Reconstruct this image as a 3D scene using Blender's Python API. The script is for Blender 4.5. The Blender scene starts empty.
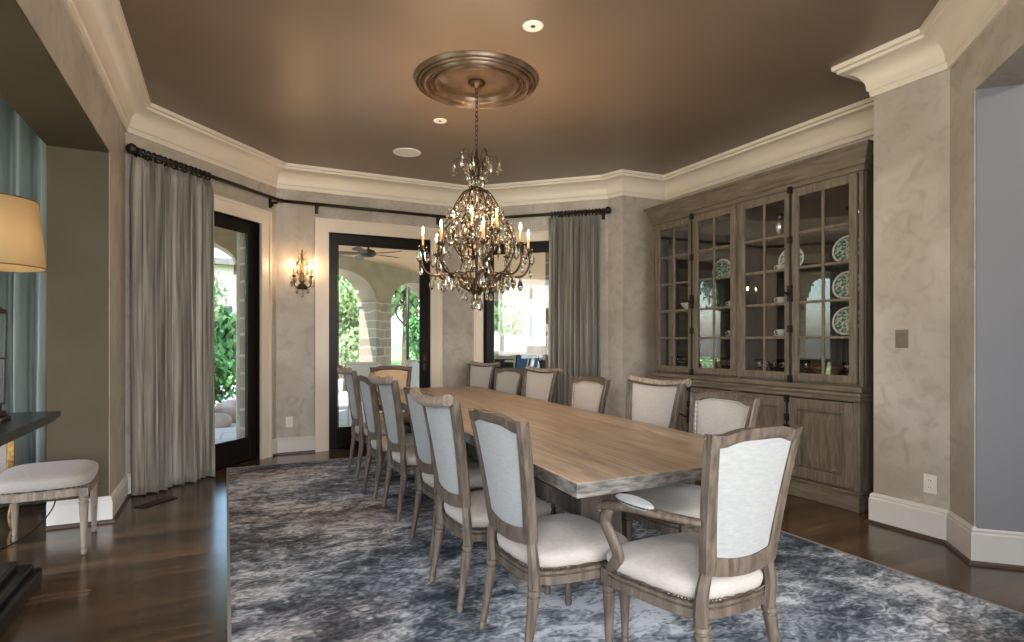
import bpy, bmesh, math, random
from mathutils import Vector, Matrix, noise
random.seed(7)
PI = math.pi
sc = bpy.context.scene
COL = sc.collection
V = Vector

# ------------------------------------------------------------------ materials
def new_mat(name):
    m = bpy.data.materials.new(name); m.use_nodes = True
    nt = m.node_tree; nt.nodes.clear()
    out = nt.nodes.new('ShaderNodeOutputMaterial')
    return m, nt, out

def pbr(name, col, rough=0.6, metal=0.0, col2=None, scale=8.0, detail=4.0, stretch=(1, 1, 1), bump=0.0, bscale=None,
        sheen=0.0, spec=0.5, ramp=(0.35, 0.65), coat=0.0, trans=0.0, rot=0.0, distort=0.0, sss=0.0, rvar=0.0):
    m, nt, out = new_mat(name)
    L = nt.links.new
    p = nt.nodes.new('ShaderNodeBsdfPrincipled')
    L(p.outputs[0], out.inputs[0])
    p.inputs['Base Color'].default_value = (*col, 1)
    p.inputs['Roughness'].default_value = rough
    p.inputs['Metallic'].default_value = metal
    p.inputs['Specular IOR Level'].default_value = spec
    p.inputs['Sheen Weight'].default_value = sheen
    p.inputs['Coat Weight'].default_value = coat
    p.inputs['Coat Roughness'].default_value = 0.15
    if col2 or bump or rvar:
        tc = nt.nodes.new('ShaderNodeTexCoord'); mp = nt.nodes.new('ShaderNodeMapping')
        mp.inputs['Scale'].default_value = stretch; mp.inputs['Rotation'].default_value = (0, 0, rot)
        L(tc.outputs['Object'], mp.inputs[0])
        n = nt.nodes.new('ShaderNodeTexNoise'); n.inputs['Scale'].default_value = scale
        n.inputs['Detail'].default_value = detail; n.inputs['Distortion'].default_value = distort
        L(mp.outputs[0], n.inputs['Vector'])
        if col2:
            r = nt.nodes.new('ShaderNodeValToRGB')
            r.color_ramp.elements[0].position = ramp[0]; r.color_ramp.elements[1].position = ramp[1]
            r.color_ramp.elements[0].color = (*col, 1); r.color_ramp.elements[1].color = (*col2, 1)
            L(n.outputs[0], r.inputs[0]); L(r.outputs[0], p.inputs['Base Color'])
        if rvar:
            mr = nt.nodes.new('ShaderNodeMapRange'); mr.inputs[3].default_value = rough - rvar; mr.inputs[4].default_value = rough + rvar
            L(n.outputs[0], mr.inputs[0]); L(mr.outputs[0], p.inputs['Roughness'])
        if bump:
            n2 = n
            if bscale:
                n2 = nt.nodes.new('ShaderNodeTexNoise'); n2.inputs['Scale'].default_value = bscale; n2.inputs['Detail'].default_value = 3
                L(mp.outputs[0], n2.inputs['Vector'])
            b = nt.nodes.new('ShaderNodeBump'); b.inputs['Strength'].default_value = bump; b.inputs['Distance'].default_value = 0.01
            L(n2.outputs[0], b.inputs['Height']); L(b.outputs[0], p.inputs['Normal'])
    if trans:
        t = nt.nodes.new('ShaderNodeBsdfTranslucent'); t.inputs[0].default_value = (*col, 1)
        mx = nt.nodes.new('ShaderNodeMixShader'); mx.inputs[0].default_value = trans
        L(p.outputs[0], mx.inputs[1]); L(t.outputs[0], mx.inputs[2]); L(mx.outputs[0], out.inputs[0])
    return m

def emis(name, col, s):
    m, nt, out = new_mat(name)
    e = nt.nodes.new('ShaderNodeEmission'); e.inputs[0].default_value = (*col, 1); e.inputs[1].default_value = s
    nt.links.new(e.outputs[0], out.inputs[0]); return m

def pane_mat(name, tint=(1, 1, 1), ior=1.5, refl=None):
    m, nt, out = new_mat(name); L = nt.links.new
    t = nt.nodes.new('ShaderNodeBsdfTransparent'); t.inputs[0].default_value = (*tint, 1)
    g = nt.nodes.new('ShaderNodeBsdfGlossy'); g.inputs['Roughness'].default_value = 0.0; g.inputs[0].default_value = (1, 1, 1, 1)
    lw = nt.nodes.new('ShaderNodeLayerWeight'); lw.inputs[0].default_value = .5
    pw = nt.nodes.new('ShaderNodeMath'); pw.operation = 'POWER'; pw.inputs[1].default_value = 5; L(lw.outputs['Facing'], pw.inputs[0])
    f0 = ((ior - 1) / (ior + 1)) ** 2
    f = nt.nodes.new('ShaderNodeMath'); f.operation = 'MULTIPLY_ADD'; f.inputs[1].default_value = 1 - f0; f.inputs[2].default_value = f0; L(pw.outputs[0], f.inputs[0])
    mx = nt.nodes.new('ShaderNodeMixShader')
    L(f.outputs[0], mx.inputs[0]); L(t.outputs[0], mx.inputs[1]); L(g.outputs[0], mx.inputs[2]); L(mx.outputs[0], out.inputs[0])
    return m

def crystal_mat(name):
    m, nt, out = new_mat(name)
    g = nt.nodes.new('ShaderNodeBsdfGlass'); g.inputs['IOR'].default_value = 1.55; g.inputs['Roughness'].default_value = 0.02
    g.inputs[0].default_value = (1, .97, .92, 1)
    nt.links.new(g.outputs[0], out.inputs[0]); return m

def plaster_mat(name, c1, c2, c3):
    m, nt, out = new_mat(name); L = nt.links.new
    p = nt.nodes.new('ShaderNodeBsdfPrincipled'); L(p.outputs[0], out.inputs[0])
    p.inputs['Roughness'].default_value = .5
    g = nt.nodes.new('ShaderNodeNewGeometry')
    n1 = nt.nodes.new('ShaderNodeTexNoise'); n1.inputs['Scale'].default_value = 1.4; n1.inputs['Detail'].default_value = 7; n1.inputs['Distortion'].default_value = 1.2
    n2 = nt.nodes.new('ShaderNodeTexNoise'); n2.inputs['Scale'].default_value = 7; n2.inputs['Detail'].default_value = 9; n2.inputs['Distortion'].default_value = 1.3
    L(g.outputs['Position'], n1.inputs['Vector']); L(g.outputs['Position'], n2.inputs['Vector'])
    r1 = nt.nodes.new('ShaderNodeValToRGB'); r1.color_ramp.elements[0].position = .35; r1.color_ramp.elements[1].position = .68
    r1.color_ramp.elements[0].color = (*c1, 1); r1.color_ramp.elements[1].color = (*c2, 1)
    r2 = nt.nodes.new('ShaderNodeValToRGB'); r2.color_ramp.elements[0].position = .50; r2.color_ramp.elements[1].position = .74
    r2.color_ramp.elements[0].color = (0, 0, 0, 1); r2.color_ramp.elements[1].color = (.62, .62, .62, 1)
    L(n1.outputs[0], r1.inputs[0]); L(n2.outputs[0], r2.inputs[0])
    mx = nt.nodes.new('ShaderNodeMix'); mx.data_type = 'RGBA'
    L(r2.outputs[0], mx.inputs[0]); L(r1.outputs[0], mx.inputs[6]); mx.inputs[7].default_value = (*c3, 1)
    L(mx.outputs[2], p.inputs['Base Color'])
    b = nt.nodes.new('ShaderNodeBump'); b.inputs['Strength'].default_value = .22; b.inputs['Distance'].default_value = .008
    L(n2.outputs[0], b.inputs['Height']); L(b.outputs[0], p.inputs['Normal'])
    return m

def plank_mat(name, c1, c2, width, length, rot, rough, gap=(0.01, .008, .006), grain=1.0, coat=0.0, spec=.5):
    m, nt, out = new_mat(name); L = nt.links.new
    p = nt.nodes.new('ShaderNodeBsdfPrincipled'); L(p.outputs[0], out.inputs[0])
    p.inputs['Coat Weight'].default_value = coat; p.inputs['Coat Roughness'].default_value = .12
    p.inputs['Specular IOR Level'].default_value = spec
    tc = nt.nodes.new('ShaderNodeTexCoord'); mp = nt.nodes.new('ShaderNodeMapping'); mp.inputs['Rotation'].default_value = (0, 0, rot)
    L(tc.outputs['Object'], mp.inputs[0])
    br = nt.nodes.new('ShaderNodeTexBrick'); br.inputs['Scale'].default_value = 1
    br.inputs['Brick Width'].default_value = length; br.inputs['Row Height'].default_value = width
    br.inputs['Mortar Size'].default_value = .0016; br.inputs['Mortar Smooth'].default_value = .2; br.offset = .37
    br.inputs['Color1'].default_value = (*c1, 1); br.inputs['Color2'].default_value = (*c2, 1); br.inputs['Mortar'].default_value = (*gap, 1)
    L(mp.outputs[0], br.inputs[0])
    m2 = nt.nodes.new('ShaderNodeMapping'); m2.inputs['Scale'].default_value = (1.3, 16, 16); L(mp.outputs[0], m2.inputs[0])
    n = nt.nodes.new('ShaderNodeTexNoise'); n.inputs['Scale'].default_value = 1.6; n.inputs['Detail'].default_value = 8; n.inputs['Distortion'].default_value = 1.4
    L(m2.outputs[0], n.inputs['Vector'])
    r = nt.nodes.new('ShaderNodeValToRGB'); r.color_ramp.elements[0].position = .3; r.color_ramp.elements[1].position = .7
    lo = 1 - .5 * grain
    r.color_ramp.elements[0].color = (lo, lo, lo, 1); r.color_ramp.elements[1].color = (1.25, 1.25, 1.25, 1)
    L(n.outputs[0], r.inputs[0])
    mx = nt.nodes.new('ShaderNodeMix'); mx.data_type = 'RGBA'; mx.blend_type = 'MULTIPLY'; mx.inputs[0].default_value = 1
    L(br.outputs[0], mx.inputs[6]); L(r.outputs[0], mx.inputs[7]); L(mx.outputs[2], p.inputs['Base Color'])
    mr = nt.nodes.new('ShaderNodeMapRange'); mr.inputs[3].default_value = rough - .07; mr.inputs[4].default_value = rough + .1
    L(n.outputs[0], mr.inputs[0]); L(mr.outputs[0], p.inputs['Roughness'])
    b = nt.nodes.new('ShaderNodeBump'); b.inputs['Strength'].default_value = .12; b.inputs['Distance'].default_value = .004
    L(n.outputs[0], b.inputs['Height']); L(b.outputs[0], p.inputs['Normal'])
    return m

def rug_mat():
    m, nt, out = new_mat('rug_wool'); L = nt.links.new
    p = nt.nodes.new('ShaderNodeBsdfPrincipled'); L(p.outputs[0], out.inputs[0]); p.inputs['Roughness'].default_value = .8
    p.inputs['Specular IOR Level'].default_value = .12
    g = nt.nodes.new('ShaderNodeTexCoord')
    mp = nt.nodes.new('ShaderNodeMapping'); mp.inputs['Scale'].default_value = (.8, 1.25, 1); L(g.outputs['Object'], mp.inputs[0])
    def N(sc_, det, dist):
        n = nt.nodes.new('ShaderNodeTexNoise'); n.inputs['Scale'].default_value = sc_; n.inputs['Detail'].default_value = det; n.inputs['Distortion'].default_value = dist
        L(mp.outputs[0], n.inputs['Vector']); return n
    big, med, fine, hue = N(1.1, 3, .5), N(4.5, 5, 1.0), N(17, 6, 1.6), N(.5, 3, .3)
    wm = nt.nodes.new('ShaderNodeVectorMath'); wm.operation = 'MULTIPLY_ADD'; wm.inputs[1].default_value = (.10, .10, .10)
    L(med.outputs[1], wm.inputs[0]); L(mp.outputs[0], wm.inputs[2])
    vo = nt.nodes.new('ShaderNodeTexVoronoi'); vo.inputs['Scale'].default_value = 9; L(wm.outputs[0], vo.inputs['Vector'])
    sn = nt.nodes.new('ShaderNodeMath'); sn.operation = 'MULTIPLY'; sn.inputs[1].default_value = 26; L(vo.outputs[0], sn.inputs[0])
    si = nt.nodes.new('ShaderNodeMath'); si.operation = 'SINE'; L(sn.outputs[0], si.inputs[0])
    def MA(a, k, c=None, cv=0):
        x = nt.nodes.new('ShaderNodeMath'); x.operation = 'MULTIPLY_ADD'; x.inputs[1].default_value = k; x.inputs[2].default_value = cv
        L(a, x.inputs[0])
        if c is not None: L(c, x.inputs[2])
        return x.outputs[0]
    v = MA(big.outputs[0], .62, None, -.31); v = MA(med.outputs[0], .60, v); v = MA(fine.outputs[0], .55, v); v = MA(si.outputs[0], .022, v)
    r = nt.nodes.new('ShaderNodeValToRGB'); e = r.color_ramp.elements
    e[0].position = .375; e[0].color = (.030, .034, .041, 1); e[1].position = .74; e[1].color = (.55, .58, .61, 1)
    for pos, col in ((.475, (.065, .076, .092)), (.545, (.130, .146, .168)), (.63, (.275, .295, .32))):
        x = e.new(pos); x.color = (*col, 1)
    L(v, r.inputs[0])
    r3 = nt.nodes.new('ShaderNodeValToRGB'); r3.color_ramp.elements[0].position = .46; r3.color_ramp.elements[1].position = .60
    r3.color_ramp.elements[0].color = (0, 0, 0, 1); r3.color_ramp.elements[1].color = (.85, .85, .85, 1); L(hue.outputs[0], r3.inputs[0])
    mx = nt.nodes.new('ShaderNodeMix'); mx.data_type = 'RGBA'; mx.blend_type = 'MULTIPLY'
    L(r3.outputs[0], mx.inputs[0]); L(r.outputs[0], mx.inputs[6]); mx.inputs[7].default_value = (.85, .66, .54, 1)
    L(mx.outputs[2], p.inputs['Base Color'])
    b = nt.nodes.new('ShaderNodeBump'); b.inputs['Strength'].default_value = .35; b.inputs['Distance'].default_value = .005
    L(fine.outputs[0], b.inputs['Height']); L(b.outputs[0], p.inputs['Normal'])
    return m

def stone_mat(name, c1, c2, mortar, w=.45, h=.2, wall=True):
    m, nt, out = new_mat(name); L = nt.links.new
    p = nt.nodes.new('ShaderNodeBsdfPrincipled'); L(p.outputs[0], out.inputs[0]); p.inputs['Roughness'].default_value = .9
    g = nt.nodes.new('ShaderNodeNewGeometry')
    sp = nt.nodes.new('ShaderNodeSeparateXYZ'); L(g.outputs['Position'], sp.inputs[0])
    cb = nt.nodes.new('ShaderNodeCombineXYZ')
    if wall:
        ad = nt.nodes.new('ShaderNodeMath'); ad.operation = 'ADD'; L(sp.outputs[0], ad.inputs[0]); L(sp.outputs[1], ad.inputs[1])
        L(ad.outputs[0], cb.inputs[0]); L(sp.outputs[2], cb.inputs[1])
    else:
        L(sp.outputs[0], cb.inputs[0]); L(sp.outputs[1], cb.inputs[1])
    nn = nt.nodes.new('ShaderNodeTexNoise'); nn.inputs['Scale'].default_value = 2.5; L(g.outputs['Position'], nn.inputs['Vector'])
    wm = nt.nodes.new('ShaderNodeVectorMath'); wm.operation = 'MULTIPLY_ADD'; wm.inputs[1].default_value = (.12, .12, .12)
    L(nn.outputs[1], wm.inputs[0]); L(cb.outputs[0], wm.inputs[2])
    br = nt.nodes.new('ShaderNodeTexBrick'); br.inputs['Scale'].default_value = 1; br.inputs['Brick Width'].default_value = w; br.inputs['Row Height'].default_value = h
    br.inputs['Mortar Size'].default_value = .014; br.inputs['Color1'].default_value = (*c1, 1); br.inputs['Color2'].default_value = (*c2, 1); br.inputs['Mortar'].default_value = (*mortar, 1)
    L(wm.outputs[0], br.inputs[0]); L(br.outputs[0], p.inputs['Base Color'])
    return m

M = {}
M['plaster'] = plaster_mat('venetian_plaster', (.325, .28, .23), (.43, .385, .33), (.24, .205, .17))
M['jamb'] = pbr('olive_taupe_paint', (.058, .043, .026), .6, col2=(.066, .050, .031), scale=3, spec=.2)
M['lavender'] = pbr('lavender_grey_paint', (.205, .205, .22), .55)
M['cream'] = pbr('cream_trim_paint', (.61, .53, .43), .4, col2=(.65, .57, .47), scale=2)
M['white'] = pbr('white_trim_paint', (.54, .52, .48), .38)
M['ceiling'] = pbr('brown_satin_ceiling_paint', (.150, .108, .076), .36, col2=(.168, .122, .088), scale=1.2, spec=.5)
M['floor'] = plank_mat('dark_oak_floor', (.036, .020, .010), (.135, .078, .038), .14, 1.7, 0, .20, coat=.2)
M['shoe'] = pbr('dark_shoe_wood', (.05, .03, .02), .4)
M['rug'] = rug_mat()
M['rugedge'] = pbr('rug_binding', (.20, .19, .178), .9)
M['oak'] = pbr('weathered_oak', (.046, .033, .023), .62, col2=(.115, .088, .066), scale=5, stretch=(9, 9, 1.2), detail=7, bump=.25, distort=.6)
M['oakdark'] = pbr('dark_weathered_oak', (.040, .028, .019), .6, col2=(.10, .075, .055), scale=5, stretch=(9, 9, 1.2), detail=7, bump=.25, distort=.6)
M['oakpale'] = pbr('pale_weathered_oak', (.13, .10, .073), .62, col2=(.26, .21, .16), scale=5, stretch=(9, 9, 1.2), detail=7, bump=.25, distort=.6)
M['linen'] = pbr('natural_linen', (.285, .258, .232), .85, col2=(.32, .292, .262), scale=40, stretch=(1, 1, 4), bump=.12, bscale=220, sheen=.15)
M['linencool'] = pbr('pale_linen', (.205, .21, .208), .85, col2=(.235, .24, .238), scale=30, stretch=(1, 1, 4), bump=.12, bscale=220, sheen=.15)
M['tan'] = pbr('tan_linen', (.50, .35, .20), .8, col2=(.54, .39, .24), scale=30)
M['nail'] = pbr('bronze_nailheads', (.09, .07, .055), .35, .8)
M['tabletop'] = plank_mat('tabletop_oak', (.30, .222, .152), (.37, .28, .198), .155, 4.0, PI / 2, .38, gap=(.10, .07, .045), grain=.85, spec=.4)
M['tableedge'] = pbr('grey_weathered_edge', (.05, .044, .039), .7, col2=(.15, .138, .125), scale=9, stretch=(2, 2, 9), bump=.5, detail=8)
M['tablebase'] = pbr('dark_trestle_oak', (.07, .052, .04), .65, col2=(.15, .12, .10), scale=5, stretch=(3, 3, 1), detail=6, bump=.2)
M['hutchh'] = pbr('hutch_oak_rail', (.090, .068, .047), .6, col2=(.165, .128, .092), scale=4.5, stretch=(7, .9, 7), detail=8, bump=.15, distort=.6)
M['rodmetal'] = pbr('dark_rod_bronze', (.022, .013, .010), .45, .5)
M['hutch'] = pbr('hutch_oak', (.090, .068, .047), .6, col2=(.165, .128, .092), scale=4.5, stretch=(7, 7, .9), detail=8, bump=.15, distort=.8)
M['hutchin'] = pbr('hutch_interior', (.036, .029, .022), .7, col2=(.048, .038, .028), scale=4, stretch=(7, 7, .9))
M['iron'] = pbr('black_iron', (.022, .018, .016), .45, .6)
M['bronze'] = pbr('aged_bronze', (.030, .018, .011), .42, .7, col2=(.07, .042, .022), scale=30)
M['gilt'] = pbr('gilt_bronze', (.35, .22, .08), .38, .9, col2=(.16, .09, .035), scale=35)
M['candle'] = pbr('amber_candle_sleeve', (.62, .38, .16), .5)
M['flame'] = emis('lit_bulb', (1, .66, .34), 90)
M['crystal'] = crystal_mat('cut_crystal')
M['doorblack'] = pbr('bronze_black_door_paint', (.008, .006, .005), .35, spec=.18)
M['pane'] = pane_mat('window_glass', (.93, .96, .95))
M['hpane'] = pane_mat('cabinet_glass', (.95, .95, .95), 1.75)
M['curtain'] = pbr('sage_silk_painted_folds', (.125, .113, .085), .36, col2=(.34, .318, .265), scale=5, stretch=(7, 7, .25), bump=.1, bscale=30, sheen=.3, trans=.12)  # light and dark vertical streaks put fold shading and sheen into the colour
M['curtainteal'] = pbr('pale_teal_silk', (.30, .35, .34), .5, col2=(.40, .45, .44), scale=5, stretch=(6, 6, .5), trans=.45)
M['medallion'] = pbr('bronze_brown_medallion_paint', (.085, .055, .034), .3, .4, col2=(.14, .093, .058), scale=12)
M['fixture'] = pbr('white_fixture', (.8, .78, .74), .5)
M['grille'] = pbr('speaker_grille', (.66, .61, .54), .7)
M['darkhole'] = pbr('dark_recess', (.02, .02, .02), .6)
M['plate'] = pbr('outlet_plate', (.62, .58, .52), .4)
M['plategrey'] = pbr('switch_plate_metal', (.15, .125, .10), .4, .3)
M['china'] = pbr('white_china', (.75, .76, .72), .2, spec=.6)
M['chinagreen'] = pbr('green_transfer_china', (.08, .20, .12), .25, col2=(.62, .68, .60), scale=45, ramp=(.45, .58))
M['silver'] = pbr('silver', (.7, .68, .65), .18, 1.0)
M['redglass'] = pbr('dark_brown_bowl', (.10, .04, .025), .15)
M['shade'] = pbr('amber_linen_shade', (.66, .50, .27), .8, trans=.45)
M['bulb'] = emis('warm_bulb', (1, .72, .4), 9)
M['ebony'] = pbr('ebonised_wood', (.009, .010, .012), .25, spec=.3)
M['stoneC'] = stone_mat('rough_stone', (.36, .30, .23), (.23, .19, .145), (.48, .44, .38))
M['stucco'] = pbr('porch_stucco', (.38, .31, .23), .85, col2=(.31, .25, .18), scale=3)
M['porchceil'] = pbr('porch_ceiling_paint', (.70, .45, .26), .7)
M['patio'] = stone_mat('patio_flagstone', (.62, .60, .57), (.55, .53, .50), (.42, .40, .38), .9, .6, wall=False)
M['lawn'] = pbr('lawn_green', (.10, .20, .05), .9, col2=(.18, .30, .08), scale=4)
M['leaf'] = pbr('leaf_green', (.20, .34, .14), .7, col2=(.46, .58, .32), scale=2.5, trans=.35)
M['leafd'] = pbr('deep_leaf_green', (.05, .17, .06), .7, col2=(.12, .30, .09), scale=3, trans=.3)
M['bark'] = pbr('bark', (.10, .07, .05), .9)
M['house'] = stone_mat('pale_limestone', (.46, .43, .37), (.40, .36, .30), (.50, .47, .42), .6, .28)
M['roof'] = pbr('slate_roof', (.14, .13, .13), .8)
M['winfar'] = pbr('dark_window', (.05, .06, .07), .15)
M['steel'] = pbr('brushed_steel', (.45, .45, .45), .35, .9)
M['blue'] = pbr('navy_cushion', (.03, .08, .2), .8)
M['rock'] = pbr('pink_grey_boulder', (.38, .30, .27), .9, col2=(.52, .45, .40), scale=6, bump=.4)
M['outdoor'] = pbr('outdoor_canvas', (.66, .63, .58), .8)

# ------------------------------------------------------------------ mesh helpers
def B(): return bmesh.new()

def obj(name, bm, mat, parent=None, smooth=False, bevel=0.0, mats=None, loc=None, rotz=None):
    bmesh.ops.recalc_face_normals(bm, faces=bm.faces)
    me = bpy.data.meshes.new(name); bm.to_mesh(me); bm.free()
    me.materials.append(mat)
    for x in (mats or []): me.materials.append(x)
    if smooth:
        for p in me.polygons: p.use_smooth = True
    o = bpy.data.objects.new(name, me); COL.objects.link(o)
    if parent: o.parent = parent
    if loc: o.location = loc
    if rotz is not None: o.rotation_euler = (0, 0, rotz)
    if bevel:
        b = o.modifiers.new('bevel', 'BEVEL'); b.width = bevel; b.segments = 2; b.limit_method = 'ANGLE'; b.angle_limit = .6
        b.harden_normals = False
    if smooth == 'auto':
        pass
    return o

def autosmooth(o, ang=.7):
    me = o.data
    for p in me.polygons: p.use_smooth = True
    bm = bmesh.new(); bm.from_mesh(me)
    for e in bm.edges:
        if len(e.link_faces) == 2 and e.calc_face_angle(0) > ang: e.smooth = False
    bm.to_mesh(me); bm.free()
    return o

def tag(o, label, cat, group=None, kind=None):
    o['label'] = label; o['category'] = cat
    if group: o['group'] = group
    if kind: o['kind'] = kind
    return o

def thing(name, label, cat, loc=(0, 0, 0), rotz=0, group=None):
    o = bpy.data.objects.new(name, None); COL.objects.link(o)
    o.location = loc; o.rotation_euler = (0, 0, rotz); o.empty_display_size = .1
    return tag(o, label, cat, group)

def struct(o):
    o['kind'] = 'structure'; return o

def copy_tree(o, loc=None, rotz=None, label=None, parent=None, scale=None):
    c = o.copy(); COL.objects.link(c)
    if parent: c.parent = parent
    if loc is not None: c.location = loc
    if rotz is not None: c.rotation_euler = (0, 0, rotz)
    if scale is not None: c.scale = scale
    if label: c['label'] = label
    for ch in list(o.children):
        copy_tree(ch, parent=c)
    return c

def box(bm, x0, x1, y0, y1, z0, z1, mtx=None, mi=0):
    v = [bm.verts.new(p) for p in ((x0, y0, z0), (x1, y0, z0), (x1, y1, z0), (x0, y1, z0), (x0, y0, z1), (x1, y0, z1), (x1, y1, z1), (x0, y1, z1))]
    for f in ((0, 3, 2, 1), (4, 5, 6, 7), (0, 1, 5, 4), (1, 2, 6, 5), (2, 3, 7, 6), (3, 0, 4, 7)):
        fc = bm.faces.new([v[i] for i in f]); fc.material_index = mi
    if mtx is not None:
        for q in v: q.co = mtx @ q.co
    return v

def prism(bm, pts, z0, z1, mtx=None):
    a = [bm.verts.new((p[0], p[1], z0)) for p in pts]; b = [bm.verts.new((p[0], p[1], z1)) for p in pts]
    n = len(pts)
    bm.faces.new(a[::-1]); bm.faces.new(b)
    for i in range(n): bm.faces.new((a[i], a[(i + 1) % n], b[(i + 1) % n], b[i]))
    if mtx is not None:
        for q in a + b: q.co = mtx @ q.co

def lathe(bm, prof, n=16, c=(0, 0, 0), mtx=None, flute=0):
    rings = []
    for r, z in prof:
        ring = []
        for i in range(n):
            a = 2 * PI * i / n
            rr = r * (1 - (flute if i % 2 else 0)) if r > .001 else r
            p = V((c[0] + rr * math.cos(a), c[1] + rr * math.sin(a), c[2] + z))
            if mtx is not None: p = mtx @ p
            ring.append(bm.verts.new(p))
        rings.append(ring)
    for a, b in zip(rings, rings[1:]):
        for i in range(n): bm.faces.new((a[i], a[(i + 1) % n], b[(i + 1) % n], b[i]))
    bm.faces.new(rings[0][::-1]); bm.faces.new(rings[-1])

def smooth_path(pts, k=6):
    pts = [V(p) for p in pts]; out = []
    for i in range(len(pts) - 1):
        p0 = pts[max(i - 1, 0)]; p1 = pts[i]; p2 = pts[i + 1]; p3 = pts[min(i + 2, len(pts) - 1)]
        for j in range(k):
            t = j / k
            out.append(.5 * ((2 * p1) + (p2 - p0) * t + (2 * p0 - 5 * p1 + 4 * p2 - p3) * t * t + (3 * p1 - p0 - 3 * p2 + p3) * t ** 3))
    out.append(pts[-1]); return out

def tube(bm, pts, r, n=8, mtx=None, flat=None):
    pts = [V(p) for p in pts]
    if not isinstance(r, (list, tuple)): r = [r] * len(pts)
    if len(r) != len(pts): r = [r[0] + (r[-1] - r[0]) * i / (len(pts) - 1) for i in range(len(pts))] if len(r) == 2 else \
        [r[min(len(r) - 1, int(i / (len(pts) - 1) * (len(r) - 1)))] * (1 - ((i / (len(pts) - 1) * (len(r) - 1)) % 1)) + r[min(len(r) - 1, int(i / (len(pts) - 1) * (len(r) - 1)) + 1)] * ((i / (len(pts) - 1) * (len(r) - 1)) % 1) for i in range(len(pts))]
    rings = []; up = None
    for i, p in enumerate(pts):
        d = (pts[min(i + 1, len(pts) - 1)] - pts[max(i - 1, 0)])
        if d.length < 1e-9: d = V((0, 0, 1))
        d.normalize()
        if up is None: up = V((0, 0, 1)) if abs(d.z) < .9 else V((1, 0, 0))
        s = d.cross(up)
        if s.length < 1e-5: s = d.cross(V((0, 1, 0)))
        s.normalize(); up = s.cross(d).normalized()
        ring = []
        for j in range(n):
            a = 2 * PI * j / n
            q = p + (s * math.cos(a) * (flat[0] if flat else 1) + up * math.sin(a) * (flat[1] if flat else 1)) * r[i]
            if mtx is not None: q = mtx @ q
            ring.append(bm.verts.new(q))
        rings.append(ring)
    for a, b in zip(rings, rings[1:]):
        for j in range(n): bm.faces.new((a[j], a[(j + 1) % n], b[(j + 1) % n], b[j]))
    bm.faces.new(rings[0][::-1]); bm.faces.new(rings[-1])

def torus(bm, c, R, r, n=16, m=6, mtx=None):
    rings = []
    for i in range(n):
        a = 2 * PI * i / n; ring = []
        for j in range(m):
            b = 2 * PI * j / m
            p = V(((R + r * math.cos(b)) * math.cos(a), (R + r * math.cos(b)) * math.sin(a), r * math.sin(b)))
            if mtx is not None: p = mtx @ p
            ring.append(bm.verts.new(p + V(c)))
        rings.append(ring)
    for i in range(n):
        a = rings[i]; b = rings[(i + 1) % n]
        for j in range(m): bm.faces.new((a[j], a[(j + 1) % m], b[(j + 1) % m], b[j]))

def ball(bm, c, r, sub=2, sc3=(1, 1, 1)):
    bmesh.ops.create_icosphere(bm, subdivisions=sub, radius=r, matrix=Matrix.Translation(c) @ Matrix.Diagonal((*sc3, 1)))

def nail_band(bm, pts, r=.0052, closed=True, base=.0016):
    """a row of nailheads on a thin gimp cord, one continuous piece"""
    pts = [V(p) for p in pts]; n = len(pts); rings = []
    k = 2
    seq = []
    for i in range(n if closed else n - 1):
        a, b = pts[i], pts[(i + 1) % n]
        seq += [(a, r), (a.lerp(b, .3), r * .75), (a.lerp(b, .5), base), (a.lerp(b, .7), r * .75)]
    m_ = len(seq)
    for i, (p, rr) in enumerate(seq):
        d = (seq[(i + 1) % m_][0] - seq[i - 1][0]).normalized(); u = V((0, 0, 1)) if abs(d.z) < .9 else V((0, 1, 0)); s_ = d.cross(u).normalized(); u = s_.cross(d)
        rings.append([bm.verts.new(p + (s_ * math.cos(q * PI / 3) + u * math.sin(q * PI / 3)) * rr) for q in range(6)])
    for i in range(m_ if closed else m_ - 1):
        A, B_ = rings[i], rings[(i + 1) % m_]
        for j in range(6): bm.faces.new((A[j], A[(j + 1) % 6], B_[(j + 1) % 6], B_[j]))

def grid(bm, fn, nu, nv):
    vs = [[bm.verts.new(fn(i / nu, j / nv)) for j in range(nv + 1)] for i in range(nu + 1)]
    for i in range(nu):
        for j in range(nv): bm.faces.new((vs[i][j], vs[i + 1][j], vs[i + 1][j + 1], vs[i][j + 1]))
    return vs

# frame on a wall line: X along wall, Y outward from the room, Z up
def wallframe(p, q, z=0):
    d = V((q[0] - p[0], q[1] - p[1], 0)); L = d.length; d.normalize()
    nrm = V((-d.y, d.x, 0))
    m = Matrix(((d.x, nrm.x, 0, p[0]), (d.y, nrm.y, 0, p[1]), (0, 0, 1, z), (0, 0, 0, 1)))
    return m, L

# ------------------------------------------------------------------ plan
H = 3.287
LW = -.75
OPH = 2.66
chain = [(LW, -2.4), (LW, 5.82), (.52, 7.22), (2.93, 7.24), (4.22, 5.99), (4.28, 5.78), (4.92, 5.76), (4.93, 2.66), (4.16, 2.66),
         (4.165, 2.17), (3.93, 1.92), (2.6, .56), (2.6, -2.4)]
names = ['left', 'bay_left', 'back', 'bay_right', 'return', 'niche_far', 'niche', 'niche_near', 'pier', 'pier_corner', 'diagonal', 'right', 'near']
T = [.36, .30, .30, .30, .30, .30, .25, .25, .25, .25, .25, .25, .25]
openings = {'left': [(.5, 2.3, .8, 2.6), (2.9, 7.48, 0, OPH)], 'bay_left': [(.62, 1.615, 0, 2.58)], 'back': [(.575, 1.83, 0, 2.58)],
            'bay_right': [(.165, 1.28, 0, 2.56)], 'near': [(.5, 3.0, .25, 2.7)], 'diagonal': []}

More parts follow.
